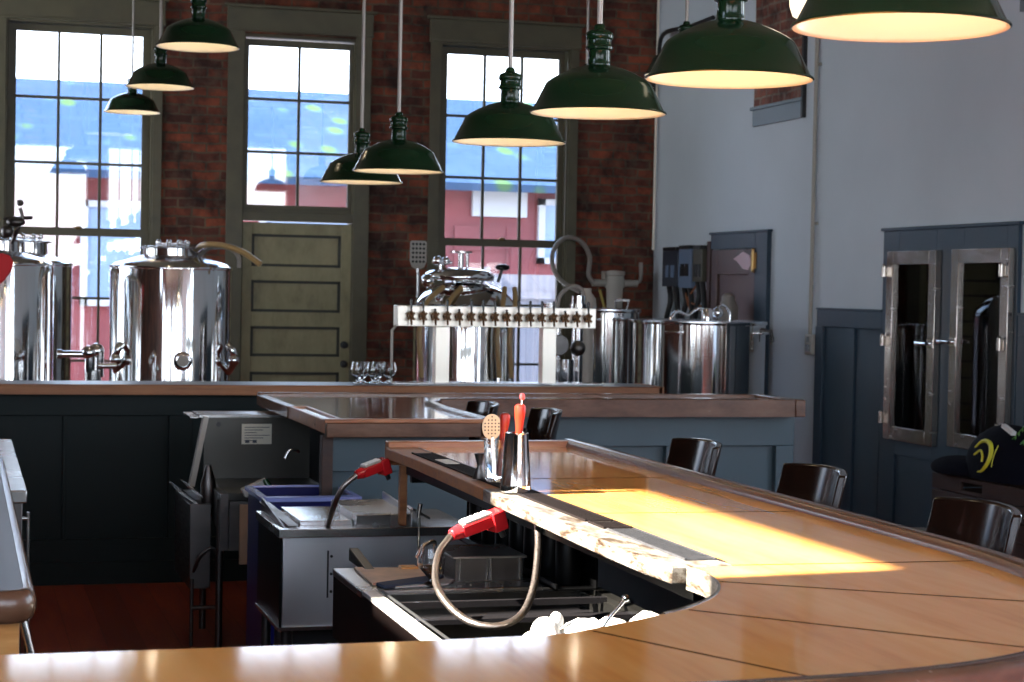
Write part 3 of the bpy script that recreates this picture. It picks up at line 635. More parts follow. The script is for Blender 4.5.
# left bar (slate topped) and its end
t = thing('slate_topped_bar', 'slate-topped bar end with dark rounded edge and orange wooden side', 'bar counter', (-.2,4.6,0))
MB().box(-1.2,.116,3.44,6.0,BZ-.03,BZ).build('slate_top', M['slate'], t, bev=.002)
mb = MB(); r = []
for i in range(9):
    a = -PI/2+PI*i/8; r.append((.022*math.cos(a)+.0, -.03+.027*math.sin(a)))
mb.sweep([(-1.2,3.43),(.02,3.43),(.085,3.425),(.108,3.435),(.118,3.46),(.118,3.6),(.118,6.0)], [(.006,-.055),(-.004,-.055)]+[( -.003-.013*math.cos(-PI/2+PI*i/8), -.026+.028*math.sin(-PI/2+PI*i/8)) for i in range(9)]+[(.006,.003)], BZ)
mb.build('rounded_edge', M['walnut'], t, ang=60)
mb = MB(); mb.box(-1.2,.106,3.47,3.50,.15,BZ-.055); mb.build('end_panel', M['orangepanel'], t, bev=.002)
mb = MB(); mb.box(-1.2,.07,3.50,5.95,.1,BZ-.055); mb.build('bar_body', M['black'], t)
mb = MB(); mb.rod((.140,3.46,.90),(.112,3.46,1.012),.006,10); mb.rod((.140,3.46,.3),(.140,3.46,.90),.006,10); mb.build('steel_corner_strip', M['steel'], t)
mb = MB(); mb.ball((.150,3.46,.925),.016,14,(.7,1,1.5)); mb.build('black_knob', M['blackgloss'], t)
# stainless cooler beyond
t = thing('backbar_cooler', 'low stainless steel cooler standing beyond the slate-topped bar', 'cooler', (-.1,6.9,0))
mb = MB(); mb.box(-.8,.203,6.05,8.0,.925,.965); mb.build('cooler_top', M['steel_flat'], t, bev=.004)
mb = MB(); mb.box(-.8,.19,6.07,7.98,.08,.925); mb.build('cooler_body', M['steel_dark'], t, bev=.003)
mb = MB(); mb.rod((.212,6.2,.25),(.212,6.2,.88),.006,10); mb.rod((.19,6.2,.86),(.212,6.2,.86),.006); mb.rod((.19,6.2,.3),(.212,6.2,.3),.006); mb.build('door_handle', M['steel'], t)
mb = MB(); 
for x in (-.7,.12):
    for y in (6.2,7.8): mb.cyl((x,y,0),.02,.08,12)
mb.build('feet', M['black'], t)

# ------------------------------------------------------------------ pendant lamps
def make_lamp():
    t = thing('pendant_lamp', 'x', 'pendant lamp', (0,0,0), 'green enamel pendant lamps')
    dome = [(.034,.142),(.05,.139),(.080,.130),(.112,.116),(.140,.101),(.155,.090),(.161,.082),(.166,.071),(.199,.005),(.205,.003),(.2065,-.001),(.203,-.003)]
    inner = [(.203,-.003),(.197,-.001),(.194,.004),(.186,.022),(.162,.070),(.157,.079),(.150,.086),(.136,.095),(.108,.110),(.076,.124),(.05,.133),(.034,.136),(.001,.136)]
    MB().shell(dome, 64).build('lamp_shade', M['green'], t, ang=60)
    MB().shell(inner, 64).build('white_reflector', M['enamel'], t, ang=60)
    mb = MB(); mb.lathe([(.034,.138),(.036,.142),(.034,.148),(.033,.185),(.035,.188),(.041,.190),(.042,.196),(.038,.200),(.036,.205),(.036,.218),(.041,.222),(.042,.232),(.039,.240),(.030,.246),(.018,.250),(.016,.262),(.011,.266),(.001,.267)], 32)
    mb.build('socket_neck', M['green'], t, ang=50)
    mb = MB(); mb.cyl((0,0,.262),.0085,2.35,12); mb.build('stem', M['cord'], t)
    mb = MB(); mb.lathe([(.001,2.60),(.06,2.60),(.055,2.58),(.02,2.565),(.009,2.56),(.001,2.56)][::-1],24); mb.build('ceiling_cup', M['green'], t)
    mb = MB(); mb.ball((0,0,.085),.028,16,(1,1,1.25)); mb.cyl((0,0,.11),.014,.028,12); mb.build('light_bulb', M['bulb'], t)
    return t
lamp0 = make_lamp()
LAMPS = [((1.705,3.275,2.13),'green pendant lamp cut off by the picture top, largest of all'),
 ((1.798,4.334,2.142),'green pendant lamp hanging before the pale wall, second largest'),
 ((1.833,5.436,2.152),'green pendant lamp hanging across the brick corner and the pale wall'),
 ((1.884,6.579,2.145),'green pendant lamp hanging in front of the window behind the beer taps'),
 ((1.886,8.396,2.138),'green pendant lamp between the door window and the taps window, overlapping its neighbour in front'),
 ((1.895,9.264,2.131),'green pendant lamp partly hidden behind its neighbour, right by the door window'),
 ((1.112,9.51,2.783),'green pendant lamp highest against the brick between the first window and the door'),
 ((1.143,11.696,2.797),'green pendant lamp middle of the small three, at the edge of the first window'),
 ((1.196,14.299,2.865),'smallest green pendant lamp, hanging lowest in front of the first window'),
 ((3.43,8.83,2.69),'green pendant lamp on a thin stem hidden behind the second largest lamp'),
 ((3.62,10.96,2.72),'green pendant lamp on a thin stem hidden behind the lamp by the brick corner')]
for k,(p,l) in enumerate(LAMPS):
    if k == 0: r = lamp0; r.location = p; r['label'] = l
    else: r = dup(lamp0, p, l)
    r['group'] = 'green enamel pendant lamps'
    top = ZC-p[2]
for k,(p,l) in enumerate(LAMPS):
    ld = bpy.data.lights.new('lamp_light','POINT'); ld.energy = .95; ld.color = (1,.82,.60); ld.shadow_soft_size = .03
    lo = bpy.data.objects.new('lamp_light', ld); lo.location = (p[0],p[1],p[2]+.045); COL.objects.link(lo)
# jar pendant behind the largest lamp
t = thing('jar_pendant', 'cream glowing glass jar pendant peeking out beside the largest green lamp', 'pendant lamp', (2.56,5.55,2.46))
c = (2.57,5.55,0)
MB().lathe([(.001,2.485),(.03,2.487),(.052,2.500),(.062,2.530),(.065,2.60),(.065,2.70),(.05,2.73),(.04,2.75),(.001,2.75)],32,c).build('glass_jar', M['frost'], t)
MB().lathe([(.001,2.742),(.045,2.742),(.045,2.79),(.02,2.81),(.001,2.81)],24,c).build('jar_cap', M['green'], t)
MB().cyl((2.57,5.55,2.80),.006,ZC-2.80,10).build('stem', M['cord'], t)

# ------------------------------------------------------------------ bar stools
def make_stool():
    t = thing('bar_stool', 'x', 'bar stool', (0,0,0), 'dark brown bar stools')
    # sits facing -X ; origin on floor under seat centre
    mb = MB(); pts = []
    for i in range(28):
        a = 2*PI*i/28; r = .20*(1+.10*math.cos(a*2+PI)); pts.append((r*math.cos(a)*.98, r*math.sin(a)*1.05))
    mb.prism(pts, .73, .765); mb.build('seat', M['stool'], t, bev=.01)
    # curved back panel
    mb = MB(); n = 14; R = .33; h0, h1 = .90, 1.10
    for (zz0,zz1) in ((h0,h1),):
        prev = None; rows = []
        for i in range(n+1):
            a = -.63+1.26*i/n
            yi, xi = R*math.sin(a), R*math.cos(a)-R+.215+.0
            yo, xo = (R+.024)*math.sin(a), (R+.024)*math.cos(a)-R+.215
            tilt = .045; top = zz1-.010*abs(a)**2/.5
            rows.append([mb.bm.verts.new(p) for p in ((xi,yi,zz0),(xo,yo,zz0),(xo+tilt,yo,top),(xi+tilt,yi,top))])
        for i in range(n):
            A,B = rows[i],rows[i+1]
            for k in range(4): mb.bm.faces.new((A[k],A[(k+1)%4],B[(k+1)%4],B[k]))
        mb.bm.faces.new(rows[0][::-1]); mb.bm.faces.new(rows[-1])
    mb.build('backrest', M['stool'], t, bev=.006)
    for s in (-1,1):
        MB().tube([(.15,s*.15,.74),(.165,s*.165,.90),(.178,s*.18,1.0)],.015,10).build('back_post', M['stool'], t)
        mb = MB(); mb.cyl((.205,s*.10,.93),.006,.0,8) if False else None
        for sx in (-1,1):
            MB().tube([(sx*.13,s*.13,.735),(sx*.20,s*.20,0)],.017,10,r2=.014).build('leg', M['stool'], t)
    mb = MB(); q = .178
    for a,b in (((-q,-q),(q,-q)),((q,-q),(q,q)),((q,q),(-q,q)),((-q,q),(-q,-q))): mb.rod((*a,.24),(*b,.24),.010,8)
    mb.build('foot_ring', M['stool'], t)
    return t
st0 = make_stool()
STOOLS = [((2.252,4.26,.003),0,'dark brown bar stool closest to the crate, its curved back above the bar curve'),
 ((2.252,5.21,.003),0,'dark brown bar stool in front of the end of the long second bar'),
 ((2.252,6.17,.003),0,'dark brown bar stool in front of the teal panels, first beyond the bar end corner'),
 ((2.22,7.87,0),-.06,'dark brown bar stool just behind the steel shaker and red muddler'),
 ((2.07,8.34,0),.0,'dark brown bar stool tucked in the corner of the L-shaped second bar')]
for k,(p,rz,l) in enumerate(STOOLS):
    if k == 0: st0.location = p; st0.rotation_euler = (0,0,rz); st0['label'] = l
    else: dup(st0, p, l, rz=rz)

# ------------------------------------------------------------------ on the main bar
sx, sy = 1.432, 4.87
t = thing('steel_shaker', 'polished steel shaker tin standing on the rubber bar mat', 'cocktail shaker', (sx,sy,BZ+.006))
z = BZ+.006
MB().shell([(.001,z),(.040,z),(.0415,z+.004),(.0405,z+.02),(.031,z+.153),(.0318,z+.157),(.030,z+.158),(.0285,z+.155),(.037,z+.02),(.037,z+.008),(.001,z+.008)],48,(sx,sy,0)).build('tin_body', M['mirror'], t, ang=50)
def muddler(x,y,z0,lean,label,h=.14,ball=False):
    t = thing('muddler', label, 'muddler', (x,y,z0), 'red muddlers')
    n = 10; prof = [(.009,0),(.011,.02),(.0095,.06),(.010,h*.6),(.014,h*.82),(.0155,h*.93),(.014,h-.004),(.008,h)]
    b = MB(); b.lathe(prof,20); o = b.build('muddler_stick', M['redhandle'], None); o.parent = t; o.location=(0,0,0)
    t.rotation_euler = lean
    return t
muddler(sx+.004,sy,BZ+.080,(0,.03,0),'red muddler standing up inside the steel shaker',.16)
t = thing('cocktail_pick', 'pick with a pink ball top in the steel shaker', 'cocktail pick', (sx+.014,sy,BZ+.1))
MB().rod((sx+.008,sy+.005,BZ+.04),(sx+.014,sy+.005,BZ+.252),.0018,8).build('pick_stem', M['white'], t)
mb = MB(); mb.ball((sx+.015,sy+.005,BZ+.260),.008,12,(1,1,1.25)); mb.build('ball_top', M['pinkball'], t)
gx, gy = 1.447, 5.13
t = thing('bar_tool_glass', 'tall clear glass holding strainer and red muddler beside the shaker', 'glass', (gx,gy,BZ+.006))
MB().shell([(.001,z),(.024,z),(.027,z+.004),(.034,z+.12),(.032,z+.12),(.026,z+.012),(.001,z+.01)],32,(gx,gy,0)).build('glass_wall', M['glass'], t, ang=50)
muddler(gx+.013,gy+.002,BZ+.024,(0,.085,0),'red muddler leaning in the tall clear glass',.175)
t = thing('julep_strainer', 'perforated brassy strainer standing upright in the clear glass', 'strainer', (gx,gy,BZ+.02))
mb = MB(); n=24
cx, cz = gx-.012, BZ+.160
ring = [(cx+.030*math.cos(2*PI*i/n)*.95, cz+.036*math.sin(2*PI*i/n)) for i in range(n)]
b0 = [mb.bm.verts.new((x,gy-.001,zz)) for x,zz in ring]; b1 = [mb.bm.verts.new((x,gy+.002,zz)) for x,zz in ring]
mb.bm.faces.new(b0); mb.bm.faces.new(b1[::-1])
for i in range(n): mb.bm.faces.new((b0[i],b1[i],b1[(i+1)%n],b0[(i+1)%n]))
mb.mi = 1
for i in range(-2,3):
    for j in range(-3,4):
        if (i*.010/.028)**2+(j*.0095/.034)**2 < .8: mb.lathe([(.0024,-.0012),(.0024,-.002)],8,(cx+i*.010,gy,cz+j*.0095),'y')
mb.build('strainer_disc', [M['strainer'],M['black']], t, smooth=False)
mb = MB(); mb.beam((cx+.002,gy,cz-.03),(cx+.010,gy,BZ+.03),.010,.003,(0,1,0)); mb.build('strainer_handle', M['steel'], t)
t = thing('jigger', 'small dark steel double-cone jigger next to the clear glass', 'jigger', (1.424,5.20,BZ+.006))
mb = MB(); mb.shell([(.020,0),(.021,.002),(.007,.036),(.007,.040),(.017,.072),(.016,.072),(.005,.040),(.001,.038)],28,(1.424,5.21,BZ+.006)); mb.build('jigger_cups', M['steel_dark'], t, ang=50)

# ------------------------------------------------------------------ soda guns
def gun(a, b, hosepts, label, lab2):
    """a = nose end at the bar edge, b = hose end"""
    a, b = Vector(a), Vector(b); t = thing('soda_gun', label, 'soda gun', b, 'red soda guns')
    d = (a-b).normalized(); up = Vector((0,0,1)); up = (up-d*up.dot(d)).normalized(); s = d.cross(up)
    L = (a-b).length; mb = MB()
    mb.obox(b+d*L*.5, d, s, up, L*.34, .021, .016); mb.tube([b-d*.004,b+d*L*.2],.015,14,r2=.021)
    mb.obox(b+d*L*.86-up*.006, d, s, up, L*.13, .026, .027); mb.build('gun_body', M['redplastic'], t, bev=.004)
    mb = MB(); mb.obox(b+d*L*.5+up*.020, d, s, up, L*.27, .018, .004)
    mb.build('button_plate', M['whitep'], t, bev=.002)
    for i in range(4):
        for j in (-1,1):
            mb = MB(); q = b+d*L*(.30+.13*i)+up*.024+s*.008*j; mb.obox(q,d,s,up,.007,.006,.003); mb.build('gun_button', M['white'] , t, bev=.001)
    mb = MB(); mb.tube([b+d*L*.9-up*.03, b+d*L*.93-up*.055],.010,12,r2=.008); mb.build('nozzle', M['black'], t)
    P = smoothpath([b]+[Vector(p) for p in hosepts], 14)
    # corrugated hose
    D = [0]
    for i in range(1,len(P)): D.append(D[-1]+(P[i]-P[i-1]).length)
    tot = D[-1]; m = int(tot/.0028); Q = []; R = []
    k = 0
    for i in range(m+1):
        dd = tot*i/m
        while k < len(D)-2 and D[k+1] < dd: k += 1
        f = (dd-D[k])/max(1e-9,D[k+1]-D[k]); Q.append(P[k].lerp(P[k+1], f)); R.append(.0098 if i%2 else .0082)
    mb = MB(); mb.tube(Q,.009,12,radii=R); mb.build('braided_hose', M['hose'], t, lab2, ang=80)
    return t
gun((1.388,4.84,1.016),(1.240,4.80,.972),[(1.192,4.74,.935),(1.160,4.65,.890),(1.150,4.56,.860),(1.170,4.48,.825),(1.205,4.42,.806),(1.262,4.40,.803),(1.325,4.43,.825),(1.375,4.50,.880),(1.415,4.60,.955),(1.432,4.66,1.00),(1.44,4.70,1.02)],
    'red soda gun with a big looping hose, hanging from the rail below the shaker', 'braided steel hose in a loop')
gun((1.392,6.28,1.02),(1.280,6.24,.985),[(1.238,6.24,.95),(1.215,6.26,.90),(1.212,6.32,.85),(1.215,6.4,.80)],
    'red soda gun at the square bar end, its short hose dropping to the ice bin', 'short pale hose')

# ------------------------------------------------------------------ underbar equipment
# ice bin
t = thing('ice_bin', 'stainless steel ice bin with two lids in front of the blue bin', 'ice bin', (1.35,6.6,0))
mb = MB(); mb.box(1.050,1.70,6.33,6.84,.46,.765); mb.build('bin_body', M['brightsteel'], t, bev=.002)
MB().box(1.042,1.050,6.345,6.84,.46,.765).build('shade_side', M['shade_black'], t)  # steel side coloured black, as if turned from the light
mb = MB(); mb.box(1.034,1.71,6.318,6.85,.765,.795); mb.build('bin_top', M['steel'], t, bev=.002)
mb = MB(); mb.box(1.12,1.30,6.41,6.82,.795,.812); mb.build('pale_lid', M['enamelsteel'], t, bev=.002)
mb = MB(); mb.prism_x([(6.36,.797),(6.86,.797),(6.86,.842),(6.84,.842)],1.055,1.062); mb.beam((1.09,6.36,.80),(1.065,6.86,.825),.035,.004); mb.build('left_flange', M['steel_dark'], t)
mb = MB(); mb.box(1.305,1.50,6.37,6.83,.795,.835); mb.beam((1.50,6.37,.82),(1.50,6.83,.84),.008,.05); mb.build('sliding_lid', M['steel_flat'], t, bev=.003)
mb = MB(); mb.obox((1.535,6.6,.835),(1,0,-.55),(0,1,0),(.55,0,1),.035,.23,.004); mb.build('slanted_lip', M['steel'], t)
mb = MB(); mb.box(1.20,1.205,6.322,6.33,.56,.72); mb.build('panel_seam', M['black'], t)
mb = MB()
for zc in (.58,.64,.70): mb.lathe([(.005,0),(.005,-.004)],10,(1.215,6.33,zc),'y')
mb.build('screws', M['black'], t)
mb = MB(); mb.box(1.036,1.70,6.318,6.33,.452,.464); mb.beam((1.038,6.33,.457),(1.038,6.84,.457),.006,.012); mb.build('bottom_trim', M['steel'], t)
for x in (1.07,1.66):
    for y in (6.37,6.8): MB().cyl((x,y,0),.018,.46,14).build('leg', M['steel_dark'], t)
MB().box(1.10,1.68,6.40,6.80,.05,.455).build('black_lower_base', M['black'], t)  # recessed black base added so the space under the bin reads dark
MB().box(1.06,1.68,6.36,6.82,.03,.045).build('undershelf', M['steel_flat'], t)
# bar sink
t = thing('bar_sink', 'long stainless steel underbar sink beneath the service rail', 'sink', (1.3,4.6,0))
X0, X1 = 1.045, 1.70
mb = MB(); mb.box(X0,X0+.040,3.35,5.0,.785,.80); mb.build('steel_rim', M['paletray'], t, bev=.003)
MB().box(X1-.03,X1,3.35,5.42,.785,.80).build('wall_side_rim', M['backsteel'], t)
mb = MB(); mb.box(X0,X1,5.005,5.42,.775,.797); mb.build('drainboard', M['steel_flat'], t, bev=.003)
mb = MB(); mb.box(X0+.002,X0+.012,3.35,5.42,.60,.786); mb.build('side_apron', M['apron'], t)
mb = MB(); mb.box(X0+.04,X0+.05,3.35,5.0,.56,.786); mb.box(X1-.04,X1-.03,3.35,5.0,.56,.786); mb.box(X0+.04,X1-.03,3.35,5.0,.55,.56); mb.box(X0+.04,X1-.03,4.99,5.0,.56,.786); mb.box(X0+.04,X1-.03,4.35,4.365,.56,.775); mb.build('basin', M['backsteel'], t)
mb = MB(); mb.box(X0+.035,X1-.03,4.79,4.81,.782,.798); mb.box(X0+.035,X1-.03,4.80,4.99,.74,.745); mb.box(X0+.04,X1-.03,4.56,4.60,.78,.792); mb.build('cover_bars', M['blackgloss'], t)
mb = MB(); mb.beam((X0+.045,5.0,.803),(X0+.055,3.4,.803),.004,.006); mb.build('slide_rail', M['black'], t)
mb = MB(); mb.prism_x([(5.29,.797),(5.57,.83),(5.57,.797)],1.122,1.127); mb.obox((1.136,5.43,.816),(0,.28,.033),(1,0,0),(0,0,1),.14,.013,.002); mb.build('splash_guard', M['backsteel'], t)
mb = MB(); mb.beam((X0+.006,5.02,.56),(X0+.006,4.3,.56),.01,.012); mb.box(X0-.006,X0+.003,4.36,4.43,.665,.675); mb.build('lower_rail', M['steel'], t)
for x in (1.08,1.66):
    for y in (3.5,5.35): MB().cyl((x,y,0),.018,.60,14).build('leg', M['steel_dark'], t)
mb = MB(); mb.tube(smoothpath([(1.385,4.05,.80),(1.405,4.05,.862),(1.453,4.05,.918)],6),.0045,10); mb.ball((1.456,4.05,.922),.009,12); mb.build('chrome_spout', M['chrome'], t)
# things around the sink
t = thing('chopping_board', 'beige board with a dark striped cloth edge on the sink drainboard', 'board', (1.2,5.2,.797))
mb = MB(); mb.prism([(1.09,5.08),(1.30,5.20),(1.33,5.32),(1.10,5.38)],.797,.806); mb.build('board_slab', M['beige'], t, bev=.002)
mb = MB(); mb.prism([(1.11,5.02),(1.27,5.08),(1.32,5.19),(1.29,5.19),(1.10,5.075)],.798,.808); mb.build('striped_cloth', M['navycloth'], t, bev=.002)
mb = MB(); mb.prism([(1.14,5.02),(1.30,5.055),(1.335,5.13),(1.31,5.15),(1.15,5.06)],.7975,.803); mb.build('cloth_fold', M['white_dull'], t, bev=.002)
tag(MB().box(1.225,1.275,5.31,5.36,.797,.812).build('wooden_block', M['orangepanel'], bev=.003), 'small orange wooden block behind the beige board', 'wooden block')
def tulip(root, c, s=1.0, mat=None):
    x,y,z = c
    MB().shell([(.001,z),(.026*s,z),(.027*s,z+.003),(.009*s,z+.010*s),(.007*s,z+.018*s),(.014*s,z+.026*s),(.034*s,z+.048*s),(.038*s,z+.066*s),(.035*s,z+.088*s),(.030*s,z+.108*s),(.0285*s,z+.108*s),(.033*s,z+.086*s),(.036*s,z+.066*s),(.032*s,z+.049*s),(.012*s,z+.029*s),(.001,z+.025*s)],36,(x,y,0)).build('glass_bowl', M['glass'], root, ang=50)
t = thing('tasting_glass', 'stemmed tasting glass with a little amber drink on the sink edge', 'glass', (1.25,5.06,.80))
tulip(t, (1.25,5.06,.80), .95)
MB().lathe([(.001,.826),(.011,.829),(.029,.845),(.0305,.850),(.001,.850)],28,(1.25,5.06,0)).build('amber_drink', M['amber'], t)
t = thing('steel_insert_box', 'small stainless box with two bottle cells at the back of the sink', 'steel box', (1.42,5.3,.797))
mb = MB(); mb.box(1.335,1.53,5.12,5.34,.797,.862); mb.mi = 1
for x in (1.345,1.425,1.435,1.52): mb.box(x,x+.003,5.115,5.12,.80,.862)
mb.build('box_body', [M['steel_dark'],M['steel']], t)
mb = MB(); mb.box(1.325,1.54,5.11,5.36,.862,.868); mb.build('box_lid', M['steel_flat'], t, bev=.001)

t = thing('bar_faucet', 'small chrome tap with thin spout behind the looping hose', 'faucet', (1.29,5.15,.8))
mb = MB(); mb.tube(smoothpath([(1.30,5.22,.80),(1.30,5.22,.87),(1.29,5.2,.90),(1.255,5.18,.89),(1.235,5.17,.86)],6),.006,10); mb.build('spout', M['chrome'], t)
mb = MB(); mb.rod((1.32,5.22,.80),(1.32,5.2,.855),.006); mb.rod((1.28,5.35,.95),(1.285,5.35,.99),.005,10,.008); mb.rod((1.283,5.35,.80),(1.283,5.35,.95),.004); mb.build('lever', M['chrome'], t)
# towels
def towel(name, pts, label):
    mb = MB(); 
    for (x,y,zz,r,s) in pts: mb.ball((x,y,zz), r, 20, s)
    o = mb.build(name, M['white']); 
    tx = bpy.data.textures.new('crumple','CLOUDS'); tx.noise_scale = .03
    d = o.modifiers.new('Displace','DISPLACE'); d.texture = tx; d.strength = .02; d.texture_coords = 'LOCAL'
    tag(o, label, 'towel', 'white towels in the sink')
towel('bar_towel', [(1.29,4.12,.828,.038,(.8,1.5,1.1)),(1.315,4.12,.862,.016,(1.0,1,1.2)),(1.265,4.14,.815,.025,(1,1,.7))], 'crumpled white towel bunched in a peak in the sink well')
towel('bar_towel', [(1.385,4.12,.822,.05,(1.3,1.4,.85)),(1.45,4.12,.822,.045,(1.2,1.5,.9))], 'flat white towel in the middle of the row lying in the sink well')
towel('bar_towel', [(1.545,4.12,.828,.045,(1.3,1.4,1.0))], 'white towel mound lying next to the curved bar edge in the sink well')
# speed rail with bottles under the main bar
t = thing('speed_rail', 'steel bottle rack under the service rail, coloured black as in shade', 'bottle rack', (1.62,4.6,.62))
mb = MB(); mb.box(1.56,1.565,4.9,6.0,.80,.818); mb.box(1.56,1.68,4.9,6.0,.80,.805); mb.box(1.675,1.68,4.9,6.0,.80,.95); mb.build('rack_tray', M['shade_black'], t)
for k in range(7):
    y = 4.98+k*.155
    q = thing('liquor_bottle', 'bottle with steel pourer in the rack under the bar, coloured black as in shade', 'bottle', (1.62,y,.806), 'bottles in the shaded rack')
    MB().lathe([(.001,0),(.034,0),(.036,.006),(.036,.12),(.030,.142),(.012,.162),(.012,.195),(.001,.195)],20,(1.62,y,.806)).build('bottle_body', M['shade_black'], q)
    MB().rod((1.62,y,1.0),(1.60,y,1.018),.004,8,.003).build('pourer', M['chrome'], q)
# blue bin
t = thing('blue_bin', 'royal blue plastic bin between the ice bin and the hand sink', 'bin', (1.31,7.45,0))
mb = MB(); xa,xb,ya,yb = 1.13,1.50,7.28,7.70
mb.prism([(xa+.02,ya+.02),(xb-.02,ya+.02),(xb-.02,yb-.02),(xa+.02,yb-.02)],.02,.03)
for p in ((xa+.0,xa+.012,ya,yb),(xb-.012,xb,ya,yb),(xa,xb,ya,ya+.012),(xa,xb,yb-.012,yb)): mb.box(*p,.02,.79)
mb.build('bin_body', M['blue'], t, bev=.003)
mb = MB(); mb.sweep([(xa,ya),(xb,ya),(xb,yb),(xa,yb),(xa,ya+.001)],[(-.012,-.012),(-.012,.004),(.012,.008),(.014,-.0)],.79); mb.build('bin_rim', M['bluerim'], t)
# hand sink / glasswasher station
t = thing('hand_sink_station', 'tall stainless hand sink with sloped backsplash and a paper label', 'hand sink', (1.2,8.9,0))
mb = MB(); mb.box(1.075,1.60,8.93,9.19,.985,1.0); mb.box(1.03,1.07,8.90,9.19,.985,.995); mb.build('top_shelf', M['steel'], t, bev=.002)
mb = MB(); mb.prism_x([(8.925,.70),(8.94,.70),(8.94,.985),(8.925,.985)],1.10,1.60); mb.build('backsplash', M['backsteel'], t)
mb = MB(); mb.obox((1.075,8.93,.83),(-.19,0,-1),(0,1,0),(1,0,-.19),.165,.03,.012); mb.build('slanted_side', M['whitep'], t)
mb = MB(); mb.box(1.12,1.60,8.30,8.92,.665,.70); mb.prism_x([(8.30,.52),(8.92,.60),(8.92,.70),(8.30,.70)],1.095,1.12); mb.build('sink_deck', M['backsteel'], t, bev=.003)
mb = MB(); mb.box(1.095,1.13,8.28,8.31,.45,.70); mb.box(1.135,1.40,8.28,8.31,.45,.665); mb.build('sink_front', M['steel_dark'], t)
mb = MB(); mb.box(1.275,1.415,8.915,8.925,.862,.957); mb.build('paper_label', M['paper'], t)
mb = MB(); 
for i in range(6): mb.box(1.287,1.405-(i%3)*.03,8.912,8.915,.94-i*.0125,.943-i*.0125)
mb.box(1.29,1.31,8.912,8.915,.868,.882); mb.box(1.325,1.345,8.912,8.915,.868,.882); mb.build('printed_lines', M['darkbox'], t)
mb = MB(); mb.lathe([(.012,0),(.012,-.004)],14,(1.165,8.925,.955),'y'); mb.build('plug_hole', M['black'], t)
mb = MB(); mb.tube(smoothpath([(1.425,8.2,.885),(1.41,8.2,.895),(1.38,8.2,.892),(1.362,8.2,.86)],6),.006,10); mb.build('gooseneck_tap', M['chrome'], t)
for x,y in ((1.10,8.32),(1.57,8.32),(1.10,8.9),(1.57,8.9)): MB().cyl((x,y,0),.016,.67,14).build('leg', M['steel_dark'], t)
t = thing('glass_washer', 'dark narrow washer cabinet with pipes at the end of the hand sink', 'glass washer', (1.0,8.7,0))
mb = MB(); mb.box(.99,1.085,8.5,9.1,.25,.63); mb.build('washer_cabinet', M['steel_dark'], t, bev=.004)
mb = MB(); mb.obox((.985,8.75,.655),(.5,0,-.35),(0,1,0),(.35,0,.5),.045,.22,.004); mb.obox((1.025,8.75,.675),(.5,0,-.35),(0,1,0),(.35,0,.5),.03,.22,.004); mb.build('door_lip', M['steel'], t)
mb = MB(); mb.lathe([(.001,.62),(.028,.62),(.034,.66),(.034,.72),(.012,.80),(.001,.80)],20,(1.075,8.55,0)); mb.build('spray_head', M['steel_dark'], t)
mb = MB(); mb.tube(smoothpath([(1.01,8.5,.33),(1.03,8.45,.40),(1.08,8.44,.44),(1.12,8.46,.38),(1.12,8.5,.28)],6),.008,10); mb.rod((1.0,8.48,.17),(1.12,8.48,.17),.01,10); mb.rod((1.0,8.48,0),(1.0,8.48,.3),.009,10); mb.rod((1.12,8.48,0),(1.12,8.48,.3),.009,10); mb.build('drain_pipes', M['steel_dark'], t)
tag(MB().prism([(1.17,8.20),(1.29,8.20),(1.29,8.22),(1.17,8.22)],.40,.66).build('cardboard_sheet', M['cardboard'], bev=.002), 'brown cardboard sheet propped next to the blue bin', 'cardboard')
mb = MB(); mb.obox((1.23,8.19,.735),(1,0,.45),(0,1,0),(-.45,0,1),.055,.03,.018); mb.ball((1.215,8.19,.71),.025,12,(1.4,1,.9)); tag(mb.build('crumpled_cloth', M['white_dull']), 'crumpled whitish cloth beside a green bottle on the hand sink', 'cloth')
mb = MB(); mb.tube([(1.265,8.15,.775),(1.31,8.15,.705)],.010,12,r2=.022); tag(mb.build('green_bottle', M['darkgreenglass']), 'small dark green bottle lying tilted over the blue bin', 'bottle')
mb = MB(); mb.ball((1.215,8.27,.60),.022,16,(.8,.8,2.2)); mb.ball((1.215,8.27,.555),.024,12); tag(mb.build('ladle', M['steel']), 'steel ladle hanging at the hand sink front', 'ladle')
